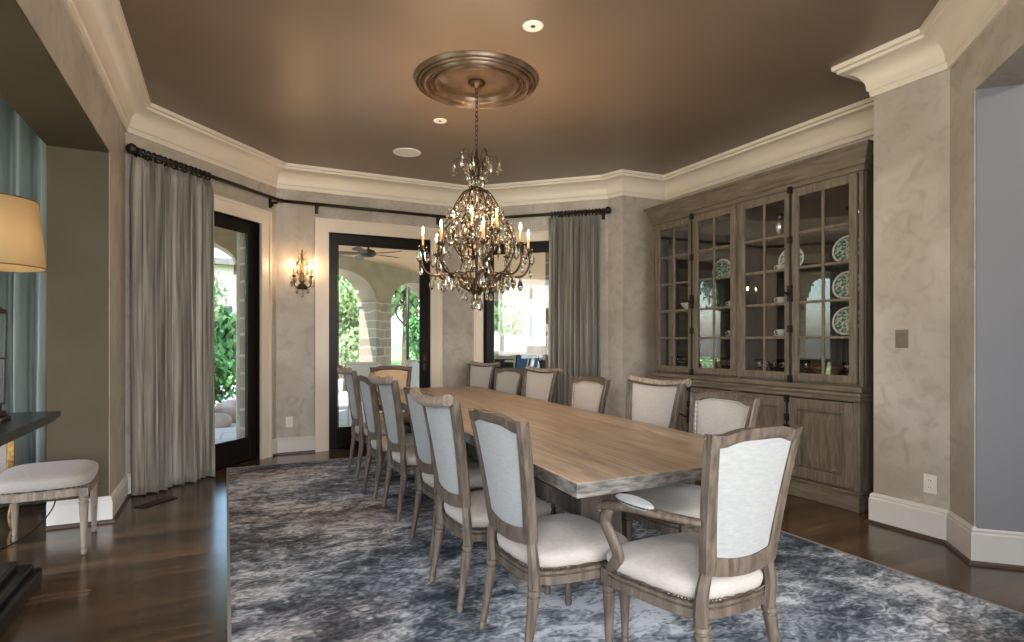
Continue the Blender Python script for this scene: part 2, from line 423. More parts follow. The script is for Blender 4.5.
def mitre(pts, off, closed):
    n = len(pts); out = []
    for i in range(n):
        a = pts[(i - 1) % n]; b = pts[i]; c = pts[(i + 1) % n]
        d1 = (V(b) - V(a)).normalized() if (closed or i > 0) else None
        d2 = (V(c) - V(b)).normalized() if (closed or i < n - 1) else None
        if d1 is None: d1 = d2
        if d2 is None: d2 = d1
        n1 = V((-d1.y, d1.x)); n2 = V((-d2.y, d2.x))
        o1, o2 = off(i, 0), off(i, 1)
        cr = d1.x * d2.y - d1.y * d2.x
        if abs(cr) < .02: out.append((b[0] + n1.x * o1, b[1] + n1.y * o1)); continue
        p1 = V(b) + n1 * o1; p2 = V(b) + n2 * o2
        t = ((p2.x - p1.x) * d2.y - (p2.y - p1.y) * d2.x) / cr
        q = p1 + d1 * t; out.append((q.x, q.y))
    return out

nC = len(chain)
outer = mitre(chain, lambda i, s: T[(i - 1 + s) % nC], True)

def wall_mesh(p, q, po, qo, ops, z1=H + .15):
    """solid wall between inner line pq and outer line po-qo with rectangular holes"""
    bm = B(); m, L = wallframe(p, q)
    P, Q, PO, QO = V(p), V(q), V(po), V(qo)
    mi = m.inverted()
    lo = (mi @ V((*po, 0))); lq = (mi @ V((*qo, 0)))
    t = lo.y
    def seg(s0, s1, z0, z1_, first, last):
        a = (0, 0) if first else (s0, 0); b = (L, 0) if last else (s1, 0)
        c = (lq.x, lq.y) if last else (s1, t); d = (lo.x, lo.y) if first else (s0, t)
        prism(bm, [a, b, c, d], z0, z1_, m)
    cur = 0; first = True
    for (s0, s1, z0, zt) in sorted(ops):
        seg(cur, s0, 0, z1, first, False); first = False
        if z0 > 0: seg(s0, s1, 0, z0, False, False)
        seg(s0, s1, zt, z1, False, False)
        cur = s1
    seg(cur, L, 0, z1, first, True)
    return bm

WF = {}
segs = list(zip(names, range(nC)))
for nm, i in segs:
    p, q = chain[i], chain[(i + 1) % nC]
    WF[nm] = wallframe(p, q)
    if nm == 'pier_corner': continue
    if nm in ('diagonal',):   # this stretch is the cased opening to the hall: a header and a far stub
        bm = B(); m, L = WF[nm]
        prism(bm, [(0, 0), (1.42, 0), (1.42, .25), (0, .25)], 2.76, H + .15, m)
        prism(bm, [(1.42, 0), (L, 0), (L, .25), (1.42, .25)], 0, H + .15, m)
        struct(obj('wall_diagonal', bm, M['plaster']))
        continue
    if nm == 'near':
        p, q = (2.6, -2.4), (LW, -2.4); WF[nm] = wallframe(p, q)
        struct(obj('wall_near', wall_mesh(p, q, (2.85, -2.65), (LW - .36, -2.65), openings['near']), M['plaster'])); continue
    po, qo = outer[i], outer[(i + 1) % nC]
    if nm == 'left': po = (LW - .36, -2.65)
    if nm == 'right': po, qo = (2.85, .5), (2.85, -2.4)
    if nm == 'pier': qo = (4.415, 2.10); 
    if nm == 'niche_near': qo = (4.41, 2.41); po = (5.18, 2.41)
    if nm == 'pier': po = (4.41, 2.41)
    if nm == 'pier':
        bm = B(); prism(bm, [(4.16, 2.66), (4.165, 2.17), (3.93, 1.92), (4.25, 1.60), (4.41, 2.41)], 0, H + .15)
        struct(obj('wall_pier', bm, M['plaster'])); continue
    struct(obj('wall_' + nm, wall_mesh(p, q, po, qo, openings.get(nm, [])), M['plaster']))

# small reveals of the two cased openings, painted apart from the plaster
bm = B(); box(bm, LW - .362, LW - .004, 5.074, 5.088, 0, OPH)
box(bm, LW - .362, LW - .004, .5, 5.074, OPH - .012, OPH + .004); struct(obj('wall_reveal_left', bm, M['jamb']))
bm = B(); d = V((1, -1, 0)).normalized(); nn_ = V((-1, -1, 0)).normalized()
a = V((3.936, 1.914, 0)); b_ = a + d * .9
pts = [a, b_, b_ + nn_ * .012, a + nn_ * .012]
prism(bm, [(p.x, p.y) for p in pts], 0, 2.76); struct(obj('wall_reveal_right', bm, M['lavender']))

# hall beyond the right opening, side room beyond the left opening
bm = B(); prism(bm, [(4.56, 1.28), (5.6, .2), (5.8, .4), (4.7, 1.6)], 0, H + .15); struct(obj('wall_hall_far', bm, M['lavender']))
bm = B(); prism(bm, [(5.6, .2), (5.8, .4), (6.0, -2.4), (5.8, -2.4)], 0, H + .15); struct(obj('wall_hall_right', bm, M['lavender']))
bm = B(); m, L = wallframe((5.8, -2.4), (2.85, -2.4))
box(bm, 0, L, 0, .25, 0, 3.4, m)
struct(obj('wall_hall_near', bm, M['lavender']))
bm = B(); m, L = wallframe((-4.0, 5.92), (-1.11, 5.92))
for s0, s1, z0, z1 in ((0, 1.0, 0, 3.45), (2.55, L + .3, 0, 3.45), (1.0, 2.55, 3.0, 3.45), (1.0, 2.55, 0, .35)): box(bm, s0, s1, 0, .25, z0, z1, m)
struct(obj('wall_side_room_far', bm, M['plaster']))
bm = B(); m, L = wallframe((-4.0, -.5), (-4.0, 5.92))
for s0, s1, z0, z1 in ((0, 1.0, 0, 3.45), (4.8, L + .25, 0, 3.45), (1.0, 4.8, 2.9, 3.45), (1.0, 4.8, 0, .4)): box(bm, s0, s1, 0, .25, z0, z1, m)
struct(obj('wall_side_room_left', bm, M['plaster']))
bm = B(); box(bm, -4.25, -1.11, -.75, -.5, 0, 3.45); struct(obj('wall_side_room_near', bm, M['plaster']))

# floor and ceiling
foot = [(-4.25, -2.65), (6.1, -2.65), (6.1, 1.5), (5.2, 2.5), (5.2, 6.08), (4.45, 6.1), (3.05, 7.54), (.39, 7.54), (-.95, 6.17), (-4.25, 6.17)]
bm = B(); prism(bm, foot, -.12, 0); struct(obj('floor', bm, M['floor']))
bm = B(); prism(bm, foot, H, H + .15); struct(obj('ceiling', bm, M['ceiling']))

# crown moulding swept round the room
def sweep(bm, path, prof, closed=False):
    """prof: list of (projection into the room, z); room on the right of the path"""
    loops = []
    for pr, z in prof:
        mp = mitre(path, lambda i, s: -pr, closed); loops.append([bm.verts.new((x, y, z)) for x, y in mp])
    n = len(path); k = len(prof)
    for a in range(k):
        b = (a + 1) % k
        for i in range(n if closed else n - 1):
            j = (i + 1) % n
            bm.faces.new((loops[a][i], loops[a][j], loops[b][j], loops[b][i]))
    if not closed:
        bm.faces.new([l[0] for l in loops]); bm.faces.new([l[-1] for l in loops][::-1])

def crown_prof():
    P = [(0, H), (0, H - .250), (.016, H - .250), (.020, H - .212), (.028, H - .206), (.032, H - .198)]
    for i in range(9):
        a = i / 8 * PI / 2
        P.append((.032 + .122 * (1 - math.cos(a)), H - .198 + .138 * math.sin(a)))
    P += [(.164, H - .056), (.166, H - .036), (.188, H - .031), (.192, H)]
    return P
bm = B(); sweep(bm, chain[:9] + chain[9:], crown_prof())
o = struct(obj('trim_1', bm, M['cream'])); autosmooth(o, .45)

# baseboards
def base_prof(h=.185): return [(0, 0), (.022, 0), (.022, h - .04), (.017, h - .03), (.019, h - .018), (.008, h), (0, h)]
def baseboard(name, path, h=.185, shoe=True):
    bm = B(); sweep(bm, path, base_prof(h)); struct(obj('baseboard_' + name, bm, M['white']))
    if shoe:
        bm = B(); sweep(bm, path, [(.0225, 0), (.042, 0), (.038, .014), (.0225, .022)]); struct(obj('trim_shoe_' + name, bm, M['shoe']))
def along(nm, s):
    m, L = WF[nm]; p = m @ V((s, 0, 0)); return (p.x, p.y)
baseboard('left', [(LW - .36, 5.074), (LW, 5.074), (LW, 5.82), along('bay_left', .42)])
baseboard('corner', [along('bay_left', 1.80), (.52, 7.22), along('back', .42)])
baseboard('back', [along('back', 1.99), (2.93, 7.24), along('bay_right', .035)])
baseboard('bay_right', [along('bay_right', 1.41), (4.22, 5.99), (4.28, 5.78), (4.92, 5.76), (4.92, 5.36)])
b1 = V((4.165, 2.17)); e3 = V((3.93, 1.92)) + V((1, -1)).normalized() * .85
baseboard('pier', [(4.5, 2.66), (4.16, 2.66), (4.165, 2.17), (3.93, 1.92), (e3.x, e3.y)], .215)
baseboard('side_room', [(-4.0, 5.92), (-1.11, 5.92)], .2)
baseboard('near', [(LW, -2.4), (LW, .45)], .185)

# ------------------------------------------------------------------ glazed doors with cream casings
def casing(idx, wf, s0, s1, top, w=.155):
    m, L = wf; bm = B()
    # mitred stepped casing, built from nested frames (inner low, outer raised)
    for (a, b, t) in ((0, w, .018), (w * .12, w * .8, .028), (w * .8, w, .040), (0, w * .16, .034)):
        box(bm, s0 - b, s0 - a, -t, 0, 0, top + b, m); box(bm, s1 + a, s1 + b, -t, 0, 0, top + b, m)
        box(bm, s0 - a, s1 + a, -t, 0, top + a, top + b, m)
    struct(obj('trim_%d' % idx, bm, M['cream']))

def glazed_door(idx, wf, s0, s1, top, handle_side, transom=False):
    m, L = wf
    e = bpy.data.objects.new('door_%d' % idx, None); COL.objects.link(e); e.matrix_world = m; struct(e)
    bm = B(); st = .115; y0, y1 = .05, .095
    for a in ((s0 + .003, s0 + st, .012, top - .003), (s1 - st, s1 - .003, .012, top - .003), (s0 + st, s1 - st, .012, .25), (s0 + st, s1 - st, top - .125, top - .003)):
        box(bm, a[0], a[1], y0, y1, a[2], a[3])
    for a in ((s0 + st, s0 + st + .012, .25, top - .125), (s1 - st - .012, s1 - st, .25, top - .125), (s0 + st, s1 - st, .25, .262), (s0 + st, s1 - st, top - .137, top - .125)):
        box(bm, a[0], a[1], y0 - .008, y0 + .004, a[2], a[3])
    obj('door_frame', bm, M['doorblack'], e, bevel=.004)
    bm = B(); box(bm, s0 + st + .012, s1 - st - .012, .070, .076, .262, top - .137); obj('glass', bm, M['pane'], e)
    hs = s0 + st / 2 if handle_side < 0 else s1 - st / 2
    bm = B(); box(bm, hs - .018, hs + .018, y0 - .008, y0, .92, 1.14)
    tube(bm, smooth_path([(hs, y0, 1.03), (hs, y0 - .05, 1.03), (hs - handle_side * .02, y0 - .06, 1.03), (hs - handle_side * .10, y0 - .055, 1.028)], 4), .009, 8)
    obj('door_handle', bm, M['bronze'], e)
    bm = B()
    for (a, b, z0, z1) in ((s0 - .001, s0 + .004, 0, top), (s1 - .004, s1 + .001, 0, top), (s0, s1, top - .004, top + .001)): box(bm, a, b, 0, .12, z0, z1)
    box(bm, s0, s1, .0, .30, .0, .012)
    obj('jamb', bm, M['doorblack'], e)
    bm = B()
    for (a, b, z0, z1) in ((s0 - .001, s0 + .03, 0, top), (s1 - .03, s1 + .001, 0, top), (s0, s1, top - .03, top + .001)): box(bm, a, b, .12, .235, z0, z1)
    obj('stone_reveal', bm, M['stoneC'], e)
glazed_door(1, WF['bay_left'], .62, 1.615, 2.58, -1)
glazed_door(2, WF['back'], .575, 1.83, 2.58, 1)
glazed_door(3, WF['bay_right'], .165, 1.28, 2.56, 1)
casing(2, WF['bay_left'], .62, 1.615, 2.58); casing(3, WF['back'], .575, 1.83, 2.58); casing(4, WF['bay_right'], .165, 1.28, 2.56, .125)

# windows of the unseen walls (some added as light sources)
def window(idx, wf, s0, s1, z0, z1, cols=3, mt='white'):
    m, L = wf
    e = bpy.data.objects.new('window_%d' % idx, None); COL.objects.link(e); e.matrix_world = m; struct(e)
    bm = B(); f = .05
    box(bm, s0, s1, .08, .14, z0, z0 + f); box(bm, s0, s1, .08, .14, z1 - f, z1)
    for i in range(cols + 1):
        x = s0 + (s1 - s0 - f) * i / cols; box(bm, x, x + f, .08, .14, z0 + f, z1 - f)
    zz = z1 - (z1 - z0) * .28
    for i in range(cols):
        x = s0 + (s1 - s0 - f) * i / cols; box(bm, x + f, x + (s1 - s0 - f) / cols, .09, .13, zz, zz + .03)
    obj('window_frame', bm, M[mt], e)
window(1, WF['near'], .5, 3.0, .25, 2.7, 3)
window(2, wallframe((-4.0, 5.92), (-1.11, 5.92)), 1.0, 2.55, .35, 3.0, 2, 'doorblack')
window(4, WF['left'], .5, 2.3, .8, 2.6, 2)  # window added behind the camera to bring in light from the left
window(3, wallframe((-4.0, -.5), (-4.0, 5.92)), 1.0, 4.8, .4, 2.9, 4)  # side-room window added to give light from the left

# ------------------------------------------------------------------ rug
bm = B(); box(bm, 0.02, 3.36, 1.30, 6.57, .001, .016)
o = obj('area_rug', bm, M['rug']); tag(o, 'large blue grey mottled rug spread under the dining table', 'rug')
bm = B()
for a in ((0.008, .024, 1.288, 6.582), (3.356, 3.372, 1.288, 6.582)): box(bm, a[0], a[1], a[2], a[3], .001, .019)
for a in ((0.024, 3.356, 1.288, 1.304), (.024, 3.356, 6.566, 6.582)): box(bm, a[0], a[1], a[2], a[3], .001, .019)
obj('binding', bm, M['rugedge'], o)
RZ = .016

# ------------------------------------------------------------------ dining table
TA = math.radians(-3.4)
tb = thing('dining_table', 'long rectangular oak trestle dining table with weathered grey edges', 'table', (1.935, 4.1, RZ), TA)
ti = tb.location
def tl(x, y):
    c, s = math.cos(-TA), math.sin(-TA); dx, dy = x - ti.x, y - ti.y
    return (dx * c - dy * s, dx * s + dy * c)
cor = [tl(1.158, 1.84), tl(2.345, 1.865), tl(2.60, 6.30), tl(1.43, 6.33)]
zt = .775 - RZ
bm = B(); prism(bm, cor, zt - .056, zt)
for f in bm.faces:
    if f.normal.z < .5 or True:
        pass
bmesh.ops.recalc_face_normals(bm, faces=bm.faces)
for f in bm.faces: f.material_index = 0 if f.normal.z > .5 else 1
obj('tabletop', bm, M['tabletop'], tb, mats=[M['tableedge']], bevel=.004)
bm = B()
x0, x1 = -.44, .44; ya, yb = -1.95, 1.95
for a in ((x0, x0 + .03, ya, yb), (x1 - .03, x1, ya, yb), (x0 + .03, x1 - .03, ya, ya + .03), (x0 + .03, x1 - .03, yb - .03, yb)): box(bm, *a, zt - .13, zt - .0565)
obj('apron', bm, M['tablebase'], tb, bevel=.003)
for yy in (-1.36, 1.36):
    bm = B()
    prof = [(-.50, 0), (.50, 0), (.50, .05), (.40, .11), (.16, .135), (-.16, .135), (-.40, .11), (-.50, .05)]
    a = [bm.verts.new((x, yy - .075, z)) for x, z in prof]; b = [bm.verts.new((x, yy + .075, z)) for x, z in prof]
    bm.faces.new(a); bm.faces.new(b[::-1])
    for i in range(8): bm.faces.new((a[i], a[(i + 1) % 8], b[(i + 1) % 8], b[i]))
    obj('trestle_foot', bm, M['tableedge'], tb, bevel=.008)
    bm = B(); box(bm, -.13, .13, yy - .06, yy + .06, .136, .52); box(bm, -.17, .17, yy - .07, yy + .07, .136, .175)
    box(bm, -.34, .34, yy - .055, yy + .055, .56, zt - .058); box(bm, -.19, .19, yy - .065, yy + .065, .50, .56)
    obj('trestle_post', bm, M['tablebase'], tb, bevel=.008)
bm = B(); box(bm, -.035, .035, -1.30, 1.30, .26, .36); obj('stretcher', bm, M['tablebase'], tb, bevel=.006)

# ------------------------------------------------------------------ chairs (face +Y, origin on the floor below the seat centre)
def seat_outline(n=44, wf=.255, wb=.205, yf=.255, yb=-.225, inset=0.0):
    pts = []
    for i in range(n):
        a = 2 * PI * i / n - PI / 2
        c, s = math.cos(a), math.sin(a)
        e = 2.0 / 4.6
        x = math.copysign(abs(c) ** e, c); y = math.copysign(abs(s) ** e, s)
        w = wf + (wb - wf) * (1 - y) / 2
        yy = yf * y if y > 0 else -yb * y
        # bowed front
        px = x * (w - inset); py = (yy) * (1 - inset / .25) + .018 * (1 - x * x) * (1 if y > 0 else -.6)
        pts.append((px, py))
    return pts

def ring_strip(bm, loops, cap0=True, cap1=True):
    vs = [[bm.verts.new(p) for p in L] for L in loops]; n = len(vs[0])
    for a, b in zip(vs, vs[1:]):
        for i in range(n): bm.faces.new((a[i], a[(i + 1) % n], b[(i + 1) % n], b[i]))
    if cap0: bm.faces.new(vs[0][::-1])
    if cap1: bm.faces.new(vs[-1])

def leg_prof(h):
    return [(.011, 0), (.016, .006), (.017, .03), (.013, .036), (.016, .046), (.0165, .052), (.0145, .06), (.0245, h - .052), (.0265, h - .048), (.0265, h - .040), (.0205, h - .036),
            (.0205, h - .031), (.0275, h - .026), (.0275, h - .012), (.022, h - .008), (.022, h)]

def back_map(x, z, d, zs=.50, tilt=.13, barrel=.55, yb=-.240):
    """point on the curved, raked back; d = offset along the normal (positive to the front)"""
    t = z - zs
    y = yb - tilt * t - .10 * max(t, 0) ** 2 + barrel * x * x
    return V((x, y + d, z))

def build_chair(kind, mats, arms=False, wide=1.0):
    """kind 'crest' (carved serpentine top) or 'scroll' (rolled top)"""
    oak, fab, fabb = mats
    name = 'dining_armchair' if arms else 'dining_chair'
    root = bpy.data.objects.new(name, None); COL.objects.link(root); root.empty_display_size = .1
    W = wide; Wf = 1.13 if arms else 1.0; hs = .378
    out = seat_outline(wf=.262 * Wf, wb=.212 * W)
    # seat rail with a bead
    bm = B(); loops = []
    for ins, z in ((.012, hs - .062), (.0, hs - .055), (.0, hs - .024), (.008, hs - .02), (.0, hs - .014), (0, hs - .004), (.01, hs)):
        loops.append([(x * (1 - ins / .25), y * (1 - ins / .25), z) for x, y in out])
    ring_strip(bm, loops); o = obj('seat_frame', bm, oak, root); autosmooth(o, .5)
    # cushion
    bm = B(); loops = []
    for k in range(9):
        t = k / 8
        z = hs + .001 + .084 * math.sin(t * PI / 2) ** .75 if t < .99 else hs + .087
        ins = .012 + (.0 if t < .3 else .23 * ((t - .3) / .7) ** 2.4)
        bul = .008 * math.sin(min(t * 2, 1) * PI)
        f = 1 - (ins - bul) / .25
        loops.append([(x * f, y * f, z + .012 * (1 - f) * 2) for x, y in out])
    ring_strip(bm, loops, True, True)
    o = obj('seat_cushion', bm, fab, root, smooth=True)
    # nailheads round the cushion foot
    bm = B(); o2 = seat_outline(72, wf=.262 * Wf, wb=.212 * W)
    nail_band(bm, [(x * .992, y * .992, hs + .008) for x, y in o2], .0055)
    obj('nailhead_trim', bm, M['nail'], root)
    # legs
    for s in (-1, 1):
        bm = B(); c = V((s * .215 * Wf, .205, 0)); lathe(bm, leg_prof(hs - .06), 14, c, flute=.0)
        box(bm, c.x - .023, c.x + .023, c.y - .023, c.y + .023, hs - .062, hs - .004)
        o = obj('leg', bm, oak, root); autosmooth(o, .6)
    for s in (-1, 1):
        bm = B(); sh = Matrix.Identity(4); h = hs - .06
        sh[1][2] = .16; sh[0][2] = -s * .04
        lathe(bm, leg_prof(h), 14, (s * .185 * W + s * .04 * h, -.215 - .16 * h, 0), sh)
        o = obj('leg', bm, oak, root); autosmooth(o, .6)
    # back posts rise from the rear legs and widen upward
    zb, ztop = .500, (.985 if kind == 'crest' else .985)
    wb, wt = .190 * W, .243 * W
    fw = .042
    def outer_pt(u, side):   # side 0 bottom,1 right,2 top,3 left ; u 0..1
        pass
    k = 14
    def top_z(x, W_=wt):
        q = x / W_
        if kind == 'crest':
            z = .972 + .020 * math.exp(-(q / .62) ** 6) + .006 * max(0, abs(q) - .82) / .18
            return z
        return 1.005 - .022 * (1 - q * q)
    outl, inl = [], []
    for i in range(k):      # bottom: left -> right
        u = i / k; x = -wb + 2 * wb * u; arch = -.022 * (1 - (x / wb) ** 2)
        outl.append((x, zb - .012 + arch)); inl.append((-wb + fw + 2 * (wb - fw) * u, zb + .045 + arch * .8))
    for i in range(k):
        u = i / k; zt_ = top_z(wt)
        z = (zb - .012) + (zt_ - zb + .012) * u; x = wb + (wt - wb) * u
        zi0, zi1 = zb + .045, top_z(wt - fw) - (.042 if kind == 'crest' else .010)
        zi = zi0 + (zi1 - zi0) * u
        outl.append((x, z)); inl.append((wb - fw + (wt - wb) * u, zi))
    for i in range(k):
        u = i / k; x = wt - 2 * wt * u; xi = (wt - fw) * (1 - 2 * u)
        outl.append((x, top_z(x))); inl.append((xi, top_z(xi) - (.042 if kind == 'crest' else .010) - (.012 * abs(xi / wt) ** 6 if kind == 'crest' else 0)))
    for i in range(k):
        u = 1 - i / k; zt_ = top_z(-wt); z = (zb - .012) + (zt_ - zb + .012) * u; x = -(wb + (wt - wb) * u)
        zi0, zi1 = zb + .045, top_z(-(wt - fw)) - (.042 if kind == 'crest' else .010)
        outl.append((x, z)); inl.append((-(wb - fw + (wt - wb) * u), zi0 + (zi1 - zi0) * u))
    bm = B(); th = .021
    n = len(outl)
    mid = [((a[0] + b[0]) / 2, (a[1] + b[1]) / 2) for a, b in zip(outl, inl)]
    def lp(pts, d): return [bm.verts.new(back_map(x, z, d)) for x, z in pts]
    Lf = [lp(outl, -th), lp(outl, th * .6), lp([(o_[0] * .85 + i_[0] * .15, o_[1] * .85 + i_[1] * .15) for o_, i_ in zip(outl, inl)], th),
          lp(mid, th * .8), lp([(o_[0] * .12 + i_[0] * .88, o_[1] * .12 + i_[1] * .88) for o_, i_ in zip(outl, inl)], th), lp(inl, th * .5), lp(inl, -th * .7),
          lp([(o_[0] * .3 + i_[0] * .7, o_[1] * .3 + i_[1] * .7) for o_, i_ in zip(outl, inl)], -th)]
    for a in range(len(Lf)):
        A_, B_ = Lf[a], Lf[(a + 1) % len(Lf)]
        for i in range(n): bm.faces.new((A_[i], A_[(i + 1) % n], B_[(i + 1) % n], B_[i]))
    # posts between leg block and frame
    for s in (-1, 1):
        pts = [V((s * (.185 * W + .0), -.215, hs - .065)), V((s * .187 * W, -.222, hs + .03)), back_map(s * (wb - .018), zb - .02, 0), back_map(s * (wb - .016), zb + .05, 0)]
        tube(bm, smooth_path(pts, 4), [.026, .024, .021, .019], 8)
    if kind == 'crest':
        for s in (-1, 0, 1):
            c = back_map(s * wt * .93, top_z(s * wt * .93) - .012, .012)
            ball(bm, c, .014 if s else .017, 1, (1.6, .6, .8))
    o = obj('back_frame', bm, oak, root); autosmooth(o, .55)
    if kind == 'scroll':
        bm = B(); pts = []
        R = .027; m_ = 16; kk = 14; loops = []
        for j in range(kk + 1):
            x = -wt * 1.0 + 2 * wt * j / kk; c = back_map(x, top_z(x) + .004, -.044)
            loops.append([bm.verts.new(c + V((0, R * math.cos(2 * PI * q / m_), R * math.sin(2 * PI * q / m_)))) for q in range(m_)])
        for a, b in zip(loops, loops[1:]):
            for q in range(m_): bm.faces.new((a[q], a[(q + 1) % m_], b[(q + 1) % m_], b[q]))
        bm.faces.new(loops[0][::-1]); bm.faces.new(loops[-1])
        for s in (-1, 1):
            c = back_map(s * wt, top_z(wt) + .004, -.044)
            mt = Matrix.Rotation(PI / 2, 4, 'Y')
            for rr, xx in ((.029, .004), (.018, .010), (.009, .014)):
                torus(bm, c + V((s * xx * .6, 0, 0)), rr * .86, .0042, 18, 6, mt)
        o = obj('scroll_rail', bm, M['oakpale'], root); autosmooth(o, .6)
    # upholstered panel, domed to the front and flat behind
    def panel(d0, dome, nm, mat):
        bm = B(); kk2 = 12
        # bilinear fill of the inner outline via four sides
        bot = inl[:k] + [inl[k]]; rgt = inl[k:2 * k] + [inl[2 * k]]; top = (inl[2 * k:3 * k] + [inl[3 * k]])[::-1]; lft = (inl[3 * k:] + [inl[0]])[::-1]
        def f(u, v):
            iu, iv = u * k, v * k
            g = lambda A_, t_: (lambda i_, fr: (A_[i_][0] * (1 - fr) + A_[min(i_ + 1, k)][0] * fr, A_[i_][1] * (1 - fr) + A_[min(i_ + 1, k)][1] * fr))(min(int(t_), k), t_ - int(t_))
            b_, t_, l_, r_ = g(bot, iu), g(top, iu), g(lft, iv), g(rgt, iv)
            x = (1 - v) * b_[0] + v * t_[0] + (1 - u) * l_[0] + u * r_[0] - ((1 - u) * (1 - v) * bot[0][0] + u * (1 - v) * bot[-1][0] + (1 - u) * v * top[0][0] + u * v * top[-1][0])
            z = (1 - v) * b_[1] + v * t_[1] + (1 - u) * l_[1] + u * r_[1] - ((1 - u) * (1 - v) * bot[0][1] + u * (1 - v) * bot[-1][1] + (1 - u) * v * top[0][1] + u * v * top[-1][1])
            dd = d0 + dome * (max(0, math.sin(u * PI)) ** .5) * (max(0, math.sin(v * PI)) ** .5)
            return back_map(x, z, dd)
        va = grid(bm, f, k, k)
        return bm
    bm = panel(.004, .026, 'backrest', fab)
    obj('backrest', bm, fab, root, smooth=True)
    bm = panel(-.008, -.010, 'back_lining', fabb)
    obj('back_lining', bm, fabb, root, smooth=True)
    if kind == 'crest':
        bm = B()
        nail_band(bm, [back_map(x * .975, z + (.004 if i < k else (-.004 if 2 * k <= i < 3 * k else 0)), .017) for i, (x, z) in enumerate(inl)], .0052)
        obj('nailhead_trim', bm, fab if not arms else M['nail'], root)
    if arms:
        for s in (-1, 1):
            bm = B()
            a0 = back_map(s * (wb + .012), .665, .01)
            rail = smooth_path([a0, V((s * .225 * Wf, -.12, .672)), V((s * .250 * Wf, .02, .668)), V((s * .258 * Wf, .10, .655)), V((s * .262 * Wf, .155, .645)), V((s * .262 * Wf, .185, .628)), V((s * .262 * Wf, .175, .612))], 5)
            tube(bm, rail, [.017, .019, .023, .025, .022, .018, .012], 10, flat=(1.15, .8))
            sup = smooth_path([V((s * .258 * Wf, .13, .645)), V((s * .262 * Wf, .155, .58)), V((s * .250 * Wf, .12, .51)), V((s * .235 * Wf, .115, .45)), V((s * .225 * Wf, .16, .395)), V((s * .216 * Wf, .19, .36))], 5)
            tube(bm, sup, [.019, .023, .024, .022, .024, .02], 10, flat=(.8, 1.15))
            arm = obj('arm', bm, oak, root, smooth=True)
            bm = B()
            ball(bm, (s * .248 * Wf, -.0, .692), 1.0, 3, (.034, .105, .020))
            obj('arm_pad', bm, M['linencool'], arm, smooth=True)
            bm = B()
            nail_band(bm, [(s * .248 * Wf + .034 * math.cos(2 * PI * q / 28), .105 * math.sin(2 * PI * q / 28), .690) for q in range(28)], .0038)
            obj('nailhead_trim', bm, M['nail'], arm)
    return root

proto = {}
proto['crest'] = build_chair('crest', (M['oakdark'], M['linen'], M['linencool']))
proto['scroll'] = build_chair('scroll', (M['oak'], M['linen'], M['linencool']))
used = set()
GL = 'chairs along the window side of the dining table'; GR = 'chairs along the cabinet side of the dining table'
def place_chair(kind, x, y, face, label, group):
    """x,y of the rear feet midpoint; face = heading of the seat in degrees (0 = +Y)"""
    rz = math.radians(face)
    off = V((-math.sin(rz), math.cos(rz))) * .27
    p = (x + off.x, y + off.y, RZ)
    if kind not in used:
        used.add(kind); c = proto[kind]; c.location = p; c.rotation_euler = (0, 0, rz)
    else: c = copy_tree(proto[kind], p, rz)
    tag(c, label, 'chair', group)
    return c
left_row = [
 ('scroll', 1.1, 5.79, -90, 'roll-top linen dining chair in left row, farthest from camera beside the middle glass door'),
 ('crest', 1.065, 4.92, -90, 'carved-crest linen dining chair in left row, second from the far end'),
 ('scroll', 1.095, 4.325, -89, 'roll-top linen dining chair in left row, third from the far end'),
 ('crest', 1.09, 3.545, -90, 'carved-crest linen dining chair in left row, fourth from the far end'),
 ('scroll', 0.985, 2.81, -89, 'roll-top linen dining chair in left row, next to the nearest one'),
 ('crest', 1.03, 2.225, -88, 'carved-crest linen dining chair in left row, nearest the camera')]
for a in left_row: place_chair(*a, GL)
right_row = [
 ('scroll', 2.7, 6.43, 108, 'roll-top linen chair on cabinet side, farthest one in front of plaster wall'),
 ('crest', 2.71, 5.68, 102, 'carved-crest linen chair on cabinet side, second from the far end'),
 ('scroll', 2.67, 4.93, 102, 'roll-top linen chair on cabinet side, before the right curtain panel edge'),
 ('crest', 2.635, 4.03, 94, 'carved-crest linen chair on cabinet side, fourth from the far end'),
 ('scroll', 2.595, 3.18, 99, 'roll-top linen chair on cabinet side, large pale back before the cabinet corner'),
 ('crest', 2.51, 2.48, 90, 'carved-crest linen chair on cabinet side, nearest, partly behind the armchair')]
for a in right_row: place_chair(*a, GR)
ac = build_chair('crest', (M['oakdark'], M['linen'], M['linencool']), arms=True, wide=.90)
ac.location = (1.628, 1.755, RZ); ac.rotation_euler = (0, 0, math.radians(1)); tag(ac, 'carved oak armchair with padded arms at near end of table', 'armchair')
af = build_chair('crest', (pbr('red_brown_wood', (.10, .045, .025), .5), M['tan'], M['tan']), arms=True, wide=1.0)
af.location = (1.70, 6.53, RZ); af.rotation_euler = (0, 0, math.radians(172)); tag(af, 'tan upholstered armchair with dark frame at far end of table', 'armchair')

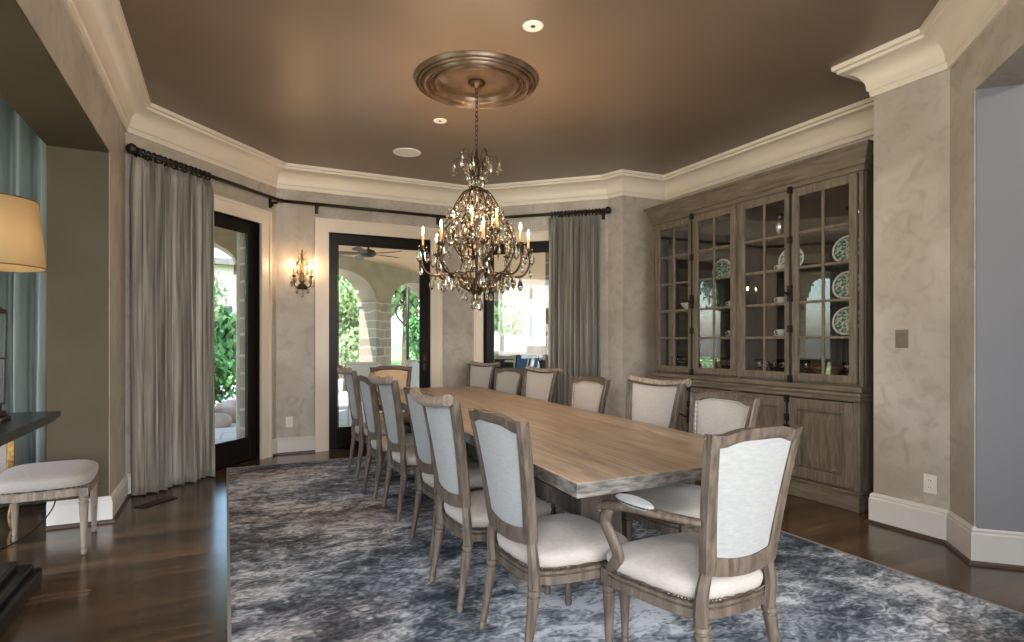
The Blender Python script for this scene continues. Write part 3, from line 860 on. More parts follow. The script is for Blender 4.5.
# ------------------------------------------------------------------ china cabinet
CX = 4.30; CXU = 4.36; CB = 4.89; CY0, CY1 = 2.86, 5.30
cb = thing('china_cabinet', 'tall weathered oak china cabinet with four glazed doors along the right wall', 'cabinet', (4.6, 4.08, 0))
def cobj(name, bm, mat, parent=None, **k):
    o = obj(name, bm, mat, parent or cb, **k); o.matrix_parent_inverse = Matrix.Identity(4)
    return o
def cbox(bm, x0, x1, y0, y1, z0, z1): box(bm, x0 - 4.6, x1 - 4.6, y0 - 4.08, y1 - 4.08, z0, z1)
bm = B()
cbox(bm, CX - .015, CB, CY0 - .01, CY1 + .01, 0, .125); cbox(bm, CX - .005, CB, CY0 - .002, CY1 + .002, .125, .15)
cobj('plinth', bm, M['hutchh'], bevel=.006)
bm = B()
cbox(bm, CX + .03, CB, CY0 + .01, CY0 + .03, .15, .83); cbox(bm, CX + .03, CB, CY1 - .03, CY1 - .01, .15, .83)
cbox(bm, CB - .02, CB, CY0 + .03, CY1 - .03, .15, .83); cbox(bm, CX + .03, CB - .02, CY0 + .03, CY1 - .03, .15, .17)
for y in (CY0 + .0, (CY0 + CY1) / 2 - .02, CY1 - .05): cbox(bm, CX + .005, CX + .032, y, y + .05, .15, .83)
# framed end panel
for (a, b, z0, z1) in ((CX + .03, CX + .12, .15, .83), (CB - .1, CB, .15, .83), (CX + .12, CB - .1, .15, .25), (CX + .12, CB - .1, .74, .83)):
    cbox(bm, a, b, CY0, CY0 + .011, z0, z1)
cobj('lower_case', bm, M['hutch'], bevel=.003)
bm = B()
cbox(bm, CX - .02, CB, CY0 - .02, CY1 + .02, .87, .90); cbox(bm, CX, CB, CY0 - .005, CY1 + .005, .83, .87); cbox(bm, CX + .03, CB, CY0, CY1, .90, .945)
cobj('waist_moulding', bm, M['hutchh'], bevel=.008)
# doors: y boundaries
ys = [CY0 + .04, CY0 + .04 + .59, (CY0 + CY1) / 2, CY1 - .04 - .59, CY1 - .04]
ys = [2.905, 3.49, 4.08, 4.67, 5.255]
for i in range(4):
    a, b = ys[i] + .006, ys[i + 1] - .006
    bm = B(); f = .075; z0, z1 = .165, .82; x0, x1 = CX, CX + .026
    cbox(bm, x0, x1, a, a + f, z0, z1); cbox(bm, x0, x1, b - f, b, z0, z1); cbox(bm, x0, x1, a + f, b - f, z0, z0 + f); cbox(bm, x0, x1, a + f, b - f, z1 - f, z1)
    cbox(bm, x0 + .019, x1 - .002, a + f, b - f, z0 + f, z1 - f)
    cbox(bm, x0 + .010, x0 + .019, a + f + .07, b - f - .07, z0 + f + .07, z1 - f - .07)
    for (p, q) in ((.0, .014), (.022, .030)):
        cbox(bm, x0 - .003, x0 + .019, a + f + p, a + f + q, z0 + f + p, z1 - f - p); cbox(bm, x0 - .003, x0 + .019, b - f - q, b - f - p, z0 + f + p, z1 - f - p)
        cbox(bm, x0 - .003, x0 + .019, a + f + q, b - f - q, z0 + f + p, z0 + f + q); cbox(bm, x0 - .003, x0 + .019, a + f + q, b - f - q, z1 - f - q, z1 - f - p)
    cobj('cabinet_door', bm, M['hutch'], bevel=.003)
# upper case
Z0, Z1 = .945, 2.60
bm = B()
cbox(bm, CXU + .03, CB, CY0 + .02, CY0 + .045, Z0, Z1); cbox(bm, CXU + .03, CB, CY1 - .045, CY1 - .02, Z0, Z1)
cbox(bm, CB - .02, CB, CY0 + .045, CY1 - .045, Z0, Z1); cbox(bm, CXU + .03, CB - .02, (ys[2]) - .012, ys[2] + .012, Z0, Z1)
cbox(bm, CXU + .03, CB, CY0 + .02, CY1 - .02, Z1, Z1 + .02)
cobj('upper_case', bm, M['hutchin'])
bm = B()
for y0_, y1_ in ((CY0 + .01, ys[0]), (ys[2] - .022, ys[2] + .022), (ys[4], CY1 - .01)): cbox(bm, CXU + .002, CXU + .03, y0_, y1_, Z0, Z1)
cbox(bm, CXU + .03, CB, CY0 + .008, CY0 + .0195, Z0, Z1); cbox(bm, CXU + .03, CB, CY1 - .0195, CY1 - .008, Z0, Z1)
cbox(bm, CXU + .002, CXU + .03, ys[0], ys[4], 2.585, 2.60)
cobj('face_frame', bm, M['hutch'], bevel=.003)
bm = B()
prof = [(.0, 2.595), (.012, 2.60), (.012, 2.635), (.028, 2.645), (.028, 2.672), (.034, 2.68), (.046, 2.705), (.066, 2.75), (.085, 2.77), (.085, 2.788)]
loops = [[(CXU - 4.6 - p, CY0 - 4.08 - p, z), (CB - 4.6, CY0 - 4.08 - p, z), (CB - 4.6, CY1 - 4.08 + p, z), (CXU - 4.6 - p, CY1 - 4.08 + p, z)] for p, z in prof]
ring_strip(bm, loops)
cobj('cornice', bm, M['hutchh'])
rows = [1.03, 1.325, 1.62, 1.915, 2.21, 2.515]
bm = B()
for z in rows[1:5]: cbox(bm, CXU + .06, CB - .02, CY0 + .045, ys[2] - .012, z - .009, z + .009); cbox(bm, CXU + .06, CB - .02, ys[2] + .012, CY1 - .045, z - .009, z + .009)
cbox(bm, CXU + .035, CB - .02, CY0 + .045, ys[2] - .012, Z0, Z0 + .02); cbox(bm, CXU + .035, CB - .02, ys[2] + .012, CY1 - .045, Z0, Z0 + .02)
cobj('shelves', bm, M['hutch'])
for i in range(4):
    a, b = ys[i] + .005, ys[i + 1] - .005
    if i == 1: b -= .018
    if i == 2: a += .018
    bm = B(); f = .062; x0, x1 = CXU - .018, CXU + .008; z0, z1 = .965, 2.58
    cbox(bm, x0, x1, a, a + f, z0, z1); cbox(bm, x0, x1, b - f, b, z0, z1); cbox(bm, x0, x1, a + f, b - f, z0, z0 + f); cbox(bm, x0, x1, a + f, b - f, z1 - f, z1)
    c = (a + b) / 2
    cbox(bm, x0 + .004, x1 - .004, c - .011, c + .011, z0 + f, z1 - f)
    for z in rows[1:5]:
        cbox(bm, x0 + .005, x1 - .005, a + f, c - .011, z - .011, z + .011); cbox(bm, x0 + .005, x1 - .005, c + .011, b - f, z - .011, z + .011)
    d = cobj('glazed_door', bm, M['hutch'], bevel=.003)
    bm = B(); cbox(bm, x0 + .012, x0 + .014, a + f - .004, b - f + .004, z0 + f - .004, z1 - f + .004)
    cobj('glass', bm, M['hpane'], d)
# cremone bolts, upper pairs and lower pairs
def bolt(y, x, z0, z1, zk, parent=None):
    bm = B()
    tube(bm, [(x - 4.6, y - 4.08, z0), (x - 4.6, y - 4.08, z1)], .007, 8)
    for z in (z0 + .02, z0 + (z1 - z0) * .27, z0 + (z1 - z0) * .73, z1 - .02): cbox(bm, x - .014, x + .014, y - .016, y + .016, z - .03, z + .03)
    cbox(bm, x - .012, x + .014, y - .018, y + .018, zk - .07, zk + .07)
    tube(bm, smooth_path([(x - 4.6 - .01, y - 4.08, zk), (x - 4.6 - .045, y - 4.08, zk), (x - 4.6 - .05, y - 4.08 + .03, zk + .012), (x - 4.6 - .05, y - 4.08 + .075, zk + .02)], 4), .009, 8)
    cobj('cremone_bolt', bm, M['iron'], smooth=False)
bolt(ys[1], CXU - .032, .955, 2.60, 1.70); bolt(ys[3], CXU - .032, .955, 2.60, 1.70)
bolt(ys[1], CX - .012, .17, .83, .52); bolt(ys[3], CX - .012, .17, .83, .52)

# ------------------------------------------------------------------ china and glass on the shelves
def plate_proto():
    t = bpy.data.objects.new('display_plate', None); COL.objects.link(t)
    R_ = Matrix.Rotation(math.radians(-78), 4, 'Y')
    bm = B(); mt = Matrix.Translation((0, 0, .125)) @ R_
    lathe(bm, [(.05, .0), (.07, .002), (.078, .006), (.118, .016), (.121, .019), (.116, .020), (.076, .011), (.0001, .0085)], 32, mtx=mt)
    for f in bm.faces:
        pass
    obj('plate', bm, M['china'], t, smooth=True)
    bm = B(); lathe(bm, [(.0001, .0112), (.09, .0145), (.104, .0185), (.088, .0175), (.0001, .0125)], 32, mtx=mt)
    obj('painted_centre', bm, M['chinagreen'], t, smooth=True)
    bm = B()
    for s in (-1, 1): tube(bm, smooth_path([(-.05, s * .04, .03), (-.05, s * .04, .008), (.01, s * .035, .004), (.05, s * .02, .004), (.045, s * .01, .10)], 4), .0028, 6)
    obj('plate_stand', bm, M['iron'], t)
    return t
def cup_proto():
    t = bpy.data.objects.new('teacup', None); COL.objects.link(t)
    bm = B(); lathe(bm, [(.03, .0), (.045, .004), (.075, .014), (.077, .017), (.04, .008), (.0001, .007)], 24); obj('saucer', bm, M['china'], t, smooth=True)
    bm = B(); lathe(bm, [(.02, .009), (.024, .012), (.028, .016), (.040, .035), (.047, .062), (.048, .066), (.0455, .064), (.037, .036), (.0001, .022)], 24)
    tube(bm, smooth_path([(0, .044, .055), (0, .068, .052), (0, .066, .034), (0, .038, .028)], 5), .0035, 6); obj('cup', bm, M['china'], t, smooth=True)
    return t
def goblet_mesh():
    bm = B(); lathe(bm, [(.034, 0), (.034, .003), (.008, .008), (.005, .05), (.010, .07), (.030, .085), (.038, .115), (.036, .16), (.034, .16), (.035, .115), (.026, .09), (.0001, .078)], 16)
    return bm
def tumbler_mesh():
    bm = B(); lathe(bm, [(.028, 0), (.031, .003), (.038, .10), (.036, .10), (.0285, .012), (.0001, .011)], 12, flute=.06)
    return bm
def vase_mesh():
    bm = B(); lathe(bm, [(.045, 0), (.046, .008), (.018, .02), (.022, .05), (.045, .10), (.05, .15), (.03, .19), (.024, .21), (.036, .24), (.034, .24), (.021, .208), (.0001, .19)], 20)
    return bm
def bowl_mesh(r, h):
    bm = B(); lathe(bm, [(r * .35, 0), (r * .4, .006), (r * .3, .014), (r * .7, h * .45), (r, h), (r * .97, h), (r * .66, h * .5), (.0001, .02)], 28)
    return bm
pp = plate_proto(); cp = cup_proto(); firsts = {'p': True, 'c': True}
shz = [Z0 + .021] + [z + .0095 for z in rows[1:5]]
rown = ['bottom', 'second', 'third', 'fourth', 'top']
dn = {0: 'rightmost', 1: 'third from left', 2: 'second from left', 3: 'leftmost'}
def put(k, door, row, y, x=4.68, rot=0):
    z = shz[row]
    if k == 'p':
        lab = 'green patterned plate on stand, shelf %d from bottom behind the %s cabinet door' % (row + 1, dn[door])
        o = pp if firsts['p'] else copy_tree(pp); firsts['p'] = False
        o.location = (x, y, z); o.rotation_euler = (0, 0, rot); tag(o, lab, 'plate', 'display plates in the china cabinet')
    else:
        lab = 'white teacup on saucer, shelf %d from bottom behind the %s cabinet door' % (row + 1, dn[door])
        o = cp if firsts['c'] else copy_tree(cp); firsts['c'] = False
        o.location = (x, y, z); o.rotation_euler = (0, 0, rot); tag(o, lab, 'teacup', 'teacups in the china cabinet')
for row in (1, 2, 3): put('p', 0, row, 3.17, 4.62, .1)
put('p', 0, 3 + 0, 3.10) if False else None
put('p', 1, 3, 3.80, 4.74, .2)
for row in (1, 2, 3): put('c', 1, row, 3.78, 4.58, 1.2)
put('p', 2, 3, 4.72 - .05, 4.76, .1)
for row in (1, 2, 3): put('c', 2, row, 4.36, 4.58, 1.2)
for row in (1, 2): put('p', 2, row, 4.30, 4.78, .1)
o = obj('serving_bowl', bowl_mesh(.10, .085), M['china'], smooth=True, loc=(4.62, 5.02, shz[2])); tag(o, 'white china bowl on middle shelf behind the leftmost cabinet door', 'bowl')
o = obj('wide_bowl', bowl_mesh(.15, .12), M['redglass'], smooth=True, loc=(4.60, 3.34, shz[0])); tag(o, 'wide dark brown bowl on bottom shelf behind the rightmost cabinet door', 'bowl')
o = obj('silver_vase', vase_mesh(), M['silver'], smooth=True, loc=(4.58, 3.80, shz[4])); tag(o, 'tall silver vase on top shelf behind the third cabinet door', 'vase')
o = obj('silver_vase', vase_mesh(), M['silver'], smooth=True, loc=(4.58, 4.96, shz[4])); o.scale = (.8, .8, .75); tag(o, 'small silver vase on top shelf behind the leftmost cabinet door', 'vase')
o = obj('silver_urn', bowl_mesh(.12, .16), M['silver'], smooth=True, loc=(4.62, 3.05, shz[4])); tag(o, 'round silver bowl on top shelf behind the rightmost cabinet door', 'bowl')
o = obj('glass_bowl', bowl_mesh(.11, .14), M['crystal'], smooth=True, loc=(4.62, 4.36, shz[4])); tag(o, 'clear glass bowl on top shelf behind the second cabinet door from left', 'bowl')
gob = None
for door, yc in ((0, 3.03), (1, 3.64), (1, 3.9), (2, 4.26), (2, 4.5), (3, 4.82), (3, 5.08)):
    for j in range(6):
        y = yc + (j % 3 - 1) * .083; x = 4.52 + (j // 3) * .10
        if gob is None: gob = obj('goblet', goblet_mesh(), M['crystal'], smooth=True); o = gob
        else: o = gob.copy(); COL.objects.link(o)
        o.location = (x, y, shz[0])
        side = {3.64: 'right pane', 3.9: 'left pane', 4.26: 'right pane', 4.5: 'left pane', 4.82: 'right pane', 5.08: 'left pane', 3.03: 'right pane'}[yc]
        tag(o, 'clear goblet, bottom shelf, %s of the %s cabinet door' % (side, dn[door]), 'goblet', 'goblets behind %s of the %s door' % (side, dn[door]))

# ------------------------------------------------------------------ curtains and rod
RODZ = 2.875; ROFF = .105
rp = mitre(chain[1:5], lambda i, s: -ROFF, False)
m_a, La = WF['bay_left']; m_c, Lc = WF['bay_right']
pa = m_a @ V((.035, -ROFF, RODZ)); pc = m_c @ V((1.745, -ROFF, RODZ))
rod = thing('curtain_rod', 'dark bronze curtain rod running round the bay above the three glass doors', 'curtain rod', (1.5, 7.1, RODZ))
def rel(p): return V(p) - V((1.5, 7.1, RODZ))
pts = [pa, V((rp[1][0], rp[1][1], RODZ)), V((rp[2][0], rp[2][1], RODZ)), pc]
bm = B()
for a, b in zip(pts, pts[1:]): tube(bm, [rel(a), rel(b)], .019, 12)
for p in pts[1:3]: ball(bm, rel(p), .026, 2)
obj('pole', bm, M['rodmetal'], rod, smooth=True)
for p, d in ((pa, (pts[0] - pts[1]).normalized()), (pc, (pts[3] - pts[2]).normalized())):
    bm = B(); r = rel(p); mt = Matrix.Translation(r) @ d.to_track_quat('Z', 'Y').to_matrix().to_4x4()
    lathe(bm, [(.02, -.01), (.03, 0), (.03, .008), (.016, .016), (.022, .03), (.044, .055), (.046, .075), (.03, .098), (.008, .106)], 16, mtx=mt)
    obj('finial', bm, M['rodmetal'], rod, smooth=True)
for wf, s in ((WF['bay_left'], 1.78), (WF['back'], .44), (WF['back'], 1.93), (WF['bay_left'], .10), (WF['bay_right'], 1.74)):
    m, L = wf; bm = B(); inv = Matrix.Translation(V((-1.5, -7.1, -RODZ))) @ m
    box(bm, s - .02, s + .02, -.012, 0, RODZ - .09, RODZ + .03, inv); box(bm, s - .011, s + .011, -ROFF, -.012, RODZ - .045, RODZ - .022, inv)
    box(bm, s - .011, s + .011, -.045, -.012, RODZ - .075, RODZ - .045, inv)
    obj('bracket', bm, M['rodmetal'], rod, bevel=.003)

def curtain(name, label, wf, s0, s1, ztop, zbot, folds, mat, ring=True, off=ROFF, seed=1, flare=0.0):
    m, L = wf
    t = thing(name, label, 'curtain'); t.matrix_world = m @ Matrix.Translation((0, 0, 0))
    rnd = random.Random(seed); ph = [rnd.uniform(0, 6.28) for _ in range(6)]
    kf = [rnd.uniform(.8, 1.2) for _ in range(folds + 2)]
    nu, nv = folds * 10, 36
    bm = B()
    def f(u, v):
        z = zbot + (ztop - zbot) * v
        w = (s1 - s0); c = (s0 + s1) / 2
        waist = 1 - .0 * math.sin(v * PI)
        uu = u + .018 * math.sin(v * 3.1 + ph[0] + u * 9) * (1 - v)
        x = c + (uu - .5) * w * (waist + flare * (1 - v))
        amp = (.050 + .020 * (1 - v)) * (1 + .35 * math.sin(u * 17 + ph[1]))
        if v > .94: amp *= 1 - .45 * (v - .94) / .06
        a = 2 * PI * folds * u + .5 * math.sin(5 * u + ph[2]) + .55 * math.sin(v * 2.2 + ph[3] + 3 * u) * (1 - v)
        y = -off + amp * math.sin(a) + .010 * math.sin(2.3 * a + ph[4]) * (1 - v * .5)
        x += .014 * math.sin(2 * a + ph[5]) * (1 - .3 * v)
        return V((x, y, z))
    grid(bm, f, nu, nv)
    o = obj('curtain_panel', bm, mat, t, smooth=True)
    sm = o.modifiers.new('thick', 'SOLIDIFY'); sm.thickness = .004
    if ring:
        n = int(folds * 1.75)
        for i in range(n):
            s = s0 + (s1 - s0) * (i + .5) / n
            bm = B(); torus(bm, (s, -off, RODZ - .010), .034, .0085, 18, 7, Matrix.Rotation(PI / 2 , 4, 'Y') @ Matrix.Rotation(rnd.uniform(-.25, .25), 4, 'X'))
            tube(bm, [(s, -off, RODZ - .045), (s, -off, ztop - .008)], .0035, 6)
            obj('curtain_ring', bm, M['rodmetal'], t, smooth=True)
    return t
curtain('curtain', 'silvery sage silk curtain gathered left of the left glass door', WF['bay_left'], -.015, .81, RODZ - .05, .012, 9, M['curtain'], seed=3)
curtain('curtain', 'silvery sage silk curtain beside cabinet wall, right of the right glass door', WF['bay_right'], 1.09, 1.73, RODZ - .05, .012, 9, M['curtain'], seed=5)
curtain('curtain', 'pale teal curtain in the side room seen at the left edge', wallframe((-4.0, 5.92), (-1.11, 5.92)), 1.45, 2.75, 3.27, .03, 9, M['curtainteal'], ring=False, off=.13, seed=8)

# ------------------------------------------------------------------ ceiling medallion, chandelier
MX, MY = 1.727, 4.178
bm = B(); prof = [(.0001, H - .012), (.10, H - .012), (.11, H - .018), (.28, H - .014)]
for (r0, r1, dz) in ((.285, .33, .030), (.335, .365, .022), (.37, .415, .036), (.42, .445, .024), (.448, .472, .016)):
    for j in range(7):
        a = PI * j / 6; prof.append((r0 + (r1 - r0) * j / 6, H - .010 - dz * 1.45 * math.sin(a)))
prof.append((.478, H - .001)); prof.append((.0001, H - .0005))
lathe(bm, prof, 72, (MX, MY, 0)); o = obj('ceiling_medallion', bm, M['medallion']); autosmooth(o, .8)
tag(o, 'round stepped bronze-brown ceiling medallion above the chandelier', 'medallion')

ch = thing('chandelier', 'tall iron and crystal candle chandelier hanging over the dining table', 'chandelier', (MX, MY, 0))
bm = B(); lathe(bm, [(.0001, H - .0125), (.062, H - .0125), (.066, H - .022), (.05, H - .038), (.022, H - .048), (.012, H - .06), (.0001, H - .06)], 24); obj('canopy', bm, M['bronze'], ch, smooth=True)
bm = B(); z = H - .055; i = 0
while z > 2.74:
    mt = Matrix.Rotation(PI / 2 * (i % 2) + .3, 4, 'Z') @ Matrix.Rotation(PI / 2, 4, 'X') @ Matrix.Diagonal((.62, 1.35, 1, 1))
    torus(bm, (0, 0, z - .022), .017, .0035, 12, 5, mt); z -= .036; i += 1
obj('chain', bm, M['bronze'], ch, smooth=True)
bm = B(); lathe(bm, [(.004, 2.75), (.012, 2.74), (.010, 2.70), (.022, 2.68), (.014, 2.64), (.028, 2.61), (.012, 2.58), (.012, 2.50), (.03, 2.475), (.055, 2.45), (.035, 2.43), (.011, 2.41), (.010, 2.1), (.022, 2.06), (.012, 2.0),
                        (.012, 1.78), (.03, 1.75), (.05, 1.71), (.055, 1.68), (.03, 1.65), (.012, 1.63), (.018, 1.615), (.001, 1.60)][::-1], 16)
obj('stem', bm, M['bronze'], ch, smooth=True)
# crystal meshes
def drop_mesh(s=1.0):
    bm = B(); lathe(bm, [(.001, -.030 * s), (.008 * s, -.022 * s), (.0105 * s, -.012 * s), (.006 * s, .006 * s), (.0012 * s, .018 * s)], 6)
    ball(bm, (0, 0, .026 * s), .0045 * s, 1); return bm
def prism_mesh():
    bm = B(); lathe(bm, [(.001, -.036), (.006, -.028), (.0065, .012), (.0012, .02)], 6); ball(bm, (0, 0, .028), .005, 1); return bm
dm = drop_mesh(1.5); dmesh = bpy.data.meshes.new('crystal_drop'); dm.to_mesh(dmesh); dm.free(); dmesh.materials.append(M['crystal'])
pm = prism_mesh(); pmesh = bpy.data.meshes.new('crystal_prism'); pm.to_mesh(pmesh); pm.free(); pmesh.materials.append(M['crystal'])
lm = drop_mesh(2.2); lmesh = bpy.data.meshes.new('crystal_pendant'); lm.to_mesh(lmesh); lm.free(); lmesh.materials.append(M['crystal'])
crys = []
def crystal(p, mesh, parent=ch):
    crys.append((V(p), mesh))
# crown tier
for i in range(8):
    a = 2 * PI * i / 8 + .2; c, s = math.cos(a), math.sin(a)
    R1 = .165 if i % 2 else .12; zt_ = 2.80 if i % 2 else 2.84
    bm = B(); pts = smooth_path([(.012 * c, .012 * s, 2.63), (.05 * c, .05 * s, 2.69), (.06 * c, .06 * s, zt_ - .05), (.10 * c, .10 * s, zt_), (R1 * c, R1 * s, zt_ - .01), ((R1 + .012) * c, (R1 + .012) * s, zt_ - .045)], 5)
    pts = [V((p.x, p.y, p.z - .10)) for p in pts]
    tube(bm, pts, [.006, .0045, .003], 6); obj('crown_arm', bm, M['bronze'], ch, smooth=True)
    crystal(((R1 + .012) * c, (R1 + .012) * s, zt_ - .185), lmesh)
    crystal((.075 * c, .075 * s, 2.545), dmesh); crystal((.045 * c, .045 * s, 2.52), lmesh); crystal((.10 * c, .10 * s, 2.60), pmesh)
# cage ribs
rib = [(.012, 2.46), (.09, 2.435), (.15, 2.36), (.185, 2.29), (.165, 2.26), (.19, 2.25), (.255, 2.17), (.30, 2.06), (.305, 1.97), (.26, 1.87), (.16, 1.76), (.05, 1.69)]
for i in range(8):
    a = 2 * PI * i / 8; c, s = math.cos(a), math.sin(a)
    bm = B(); tube(bm, smooth_path([(r * c, r * s, z) for r, z in rib], 4), .0065, 6); obj('cage_rib', bm, M['bronze'], ch, smooth=True)
    for (r, z) in ((.09, 2.39), (.155, 2.31), (.19, 2.20), (.255, 2.12), (.30, 2.00), (.26, 1.83), (.15, 1.72)): crystal((r * c, r * s, z), dmesh if r < .2 else lmesh)
for (R0, z0, n0) in ((.12, 2.36, 10), (.20, 2.24, 12), (.29, 2.09, 14), (.07, 2.30, 6), (.10, 2.16, 8), (.13, 2.03, 8), (.08, 1.90, 6), (.20, 1.74, 12), (.11, 1.655, 8), (.03, 1.60, 4)):
    for i in range(n0):
        a = 2 * PI * (i + .5) / n0; crystal((R0 * math.cos(a), R0 * math.sin(a), z0 + random.uniform(-.015, .015)), random.choice((dmesh, lmesh, pmesh)))
for i in range(16):
    a = 2 * PI * (i + .25) / 16
    for q in range(9):
        t_ = q / 8; R1 = .05 + .24 * math.sin(t_ * PI * .62); z1 = 2.42 - .44 * t_
        crystal((R1 * math.cos(a), R1 * math.sin(a), z1), dmesh if q % 2 else pmesh)
for (R0, z0) in ((.19, 2.255), (.13, 2.06), (.235, 1.80)):
    bm = B(); torus(bm, (0, 0, z0), R0, .0055, 40, 6); obj('cage_ring', bm, M['bronze'], ch, smooth=True)
flames = []
def candle_arm(a, R, zc, path, parent):
    c, s = math.cos(a), math.sin(a)
    bm = B(); tube(bm, smooth_path([(r * c, r * s, z) for r, z in path], 5), [.011, .009, .008], 7)
    arm = obj('arm', bm, M['bronze'], parent, smooth=True)
    bm = B(); lathe(bm, [(.006, zc - .03), (.014, zc - .012), (.030, zc), (.034, zc + .006), (.012, zc + .006), (.014, zc + .012), (.014, zc + .03), (.0001, zc + .03)], 14, (R * c, R * s, 0)); obj('drip_pan', bm, M['bronze'], arm, smooth=True)
    bm = B(); lathe(bm, [(.0095, zc + .0305), (.0105, zc + .10), (.008, zc + .115), (.004, zc + .118)], 12, (R * c, R * s, 0)); obj('candle', bm, M['candle'], arm, smooth=True)
    bm = B(); lathe(bm, [(.003, zc + .118), (.0085, zc + .132), (.0075, zc + .145), (.002, zc + .172)], 10, (R * c, R * s, 0)); obj('bulb', bm, M['flame'], arm, smooth=True)
    flames.append((R * c, R * s, zc + .142))
    for q in range(4):
        b = PI / 2 * q + a + .4; crystal((R * c + .032 * math.cos(b), R * s + .032 * math.sin(b), zc - .035), pmesh if q % 2 else lmesh)
    return arm
for i in range(8):
    a = 2 * PI * (i + .5) / 8 + .12
    R = .405; zc = 1.985
    candle_arm(a, R, zc, [(.05, 1.68), (.12, 1.72), (.20, 1.80), (.29, 1.79), (.36, 1.80), (R, 1.86), (R + .01, 1.93), (R, 1.965)], ch)
    c, s = math.cos(a), math.sin(a)
    crystal((.24 * c, .24 * s, 1.75), lmesh); crystal((.34 * c, .34 * s, 1.745), lmesh); crystal((.42 * c, .42 * s, 1.83), dmesh); crystal((.29 * c, .29 * s, 1.72), pmesh)
for i in range(5):
    a = 2 * PI * i / 5 + .35
    candle_arm(a, .175, 2.12, [(.012, 1.98), (.06, 1.93), (.12, 1.95), (.17, 2.02), (.178, 2.08), (.175, 2.10)], ch)
crys.sort(key=lambda c: (c[0].xy.length > .1, ) and -c[0].x * .44 + 0)   # nearest / outermost first
def near_key(c): return c[0].x * .437 + c[0].y * .9 - (.2 if c[1] is lmesh else 0)
crys.sort(key=near_key)
for p, me in crys[:100]:
    o = bpy.data.objects.new('crystal_drop', me); COL.objects.link(o); o.parent = ch; o.location = p; o.rotation_euler = (0, 0, random.uniform(0, 3))
bm = B()
for p, me in crys[100:]:
    t2 = bmesh.new(); t2.from_mesh(me); bmesh.ops.rotate(t2, verts=t2.verts, matrix=Matrix.Rotation(random.uniform(0, 3), 3, 'Z')); bmesh.ops.translate(t2, verts=t2.verts, vec=p)
    tmp = bpy.data.meshes.new('t'); t2.to_mesh(tmp); t2.free(); bm.from_mesh(tmp); bpy.data.meshes.remove(tmp)
o = obj('crystal_strands', bm, M['crystal'], ch); o['kind'] = 'stuff'

def light(kind, name, loc, energy, col, size=.03, rot=None, sy=None, spread=None):
    l = bpy.data.lights.new(name, kind); l.energy = energy; l.color = col
    if kind == 'AREA':
        l.shape = 'RECTANGLE'; l.size = size; l.size_y = sy or size
        if spread: l.spread = spread
    elif kind == 'SUN': l.angle = size
    else: l.shadow_soft_size = size
    o = bpy.data.objects.new(name, l); COL.objects.link(o); o.location = loc
    if rot: o.rotation_euler = rot
    return o
for k, (x, y, z) in enumerate(flames):
    light('POINT', 'candle_light', (MX + x, MY + y, z + .0), 15 if k < 8 else 12, (1, .68, .40), .012)

# ------------------------------------------------------------------ wall sconce
m, L = WF['back']; ss = .275
sn = thing('wall_sconce', 'two-candle bronze wall sconce with crystals between left and middle doors', 'sconce'); sn.matrix_world = m @ Matrix.Translation((ss, 0, 0))
bm = B(); lathe(bm, [(.001, -.01), (.058, -.008), (.066, 0), (.058, .03), (.03, .055), (.001, .06)], 16, mtx=Matrix.Translation((0, -.03, 1.90)) @ Matrix.Diagonal((1, .7, 1, 1)))
box(bm, -.012, .012, -.03, 0, 1.90, 2.30); obj('backplate', bm, M['bronze'], sn, smooth=False)
bm = B(); lathe(bm, [(.012, 1.94), (.03, 1.99), (.014, 2.03), (.026, 2.07), (.012, 2.10), (.022, 2.15), (.010, 2.19), (.018, 2.24), (.006, 2.28), (.012, 2.32), (.001, 2.36)], 12, (0, -.045, 0))
for k in range(5):
    for s in (-1, 1):
        z = 2.02 + k * .065; tube(bm, smooth_path([(0, -.045, z), (s * .03, -.05, z + .02), (s * .045, -.055, z + .045), (s * .036, -.06, z + .06)], 3), [.005, .002], 5)
obj('leaf_stem', bm, M['gilt'], sn, smooth=True)
for s in (-1, 1):
    bm = B(); tube(bm, smooth_path([(s * .01, -.045, 1.93), (s * .05, -.07, 1.91), (s * .085, -.09, 1.93), (s * .098, -.10, 1.99), (s * .095, -.10, 2.03)], 5), .006, 6)
    arm = obj('arm', bm, M['bronze'], sn, smooth=True)
    bm = B(); lathe(bm, [(.006, 2.02), (.026, 2.035), (.028, 2.04), (.01, 2.042), (.0001, 2.042)], 12, (s * .095, -.10, 0)); obj('drip_pan', bm, M['bronze'], arm, smooth=True)
    bm = B(); lathe(bm, [(.010, 2.0425), (.010, 2.125), (.006, 2.132)], 10, (s * .095, -.10, 0)); obj('candle', bm, M['candle'], arm, smooth=True)
    bm = B(); lathe(bm, [(.003, 2.132), (.0085, 2.147), (.0075, 2.162), (.002, 2.19)], 10, (s * .095, -.10, 0)); obj('bulb', bm, M['flame'], arm, smooth=True)
    p = sn.matrix_world @ V((s * .095, -.10, 2.16)); light('POINT', 'sconce_light', p, 5.5, (1, .66, .36), .012)
for (x, z) in ((-.115, 1.96), (.115, 1.96), (-.06, 1.88), (.06, 1.88), (0, 1.84), (-.075, 2.0), (.075, 2.0), (-.05, 2.10), (.05, 2.10), (-.045, 2.2), (.045, 2.2), (-.03, 2.02), (.03, 2.02)):
    o = bpy.data.objects.new('crystal_drop', dmesh); COL.objects.link(o); o.parent = sn; o.location = (x, -.085, z)

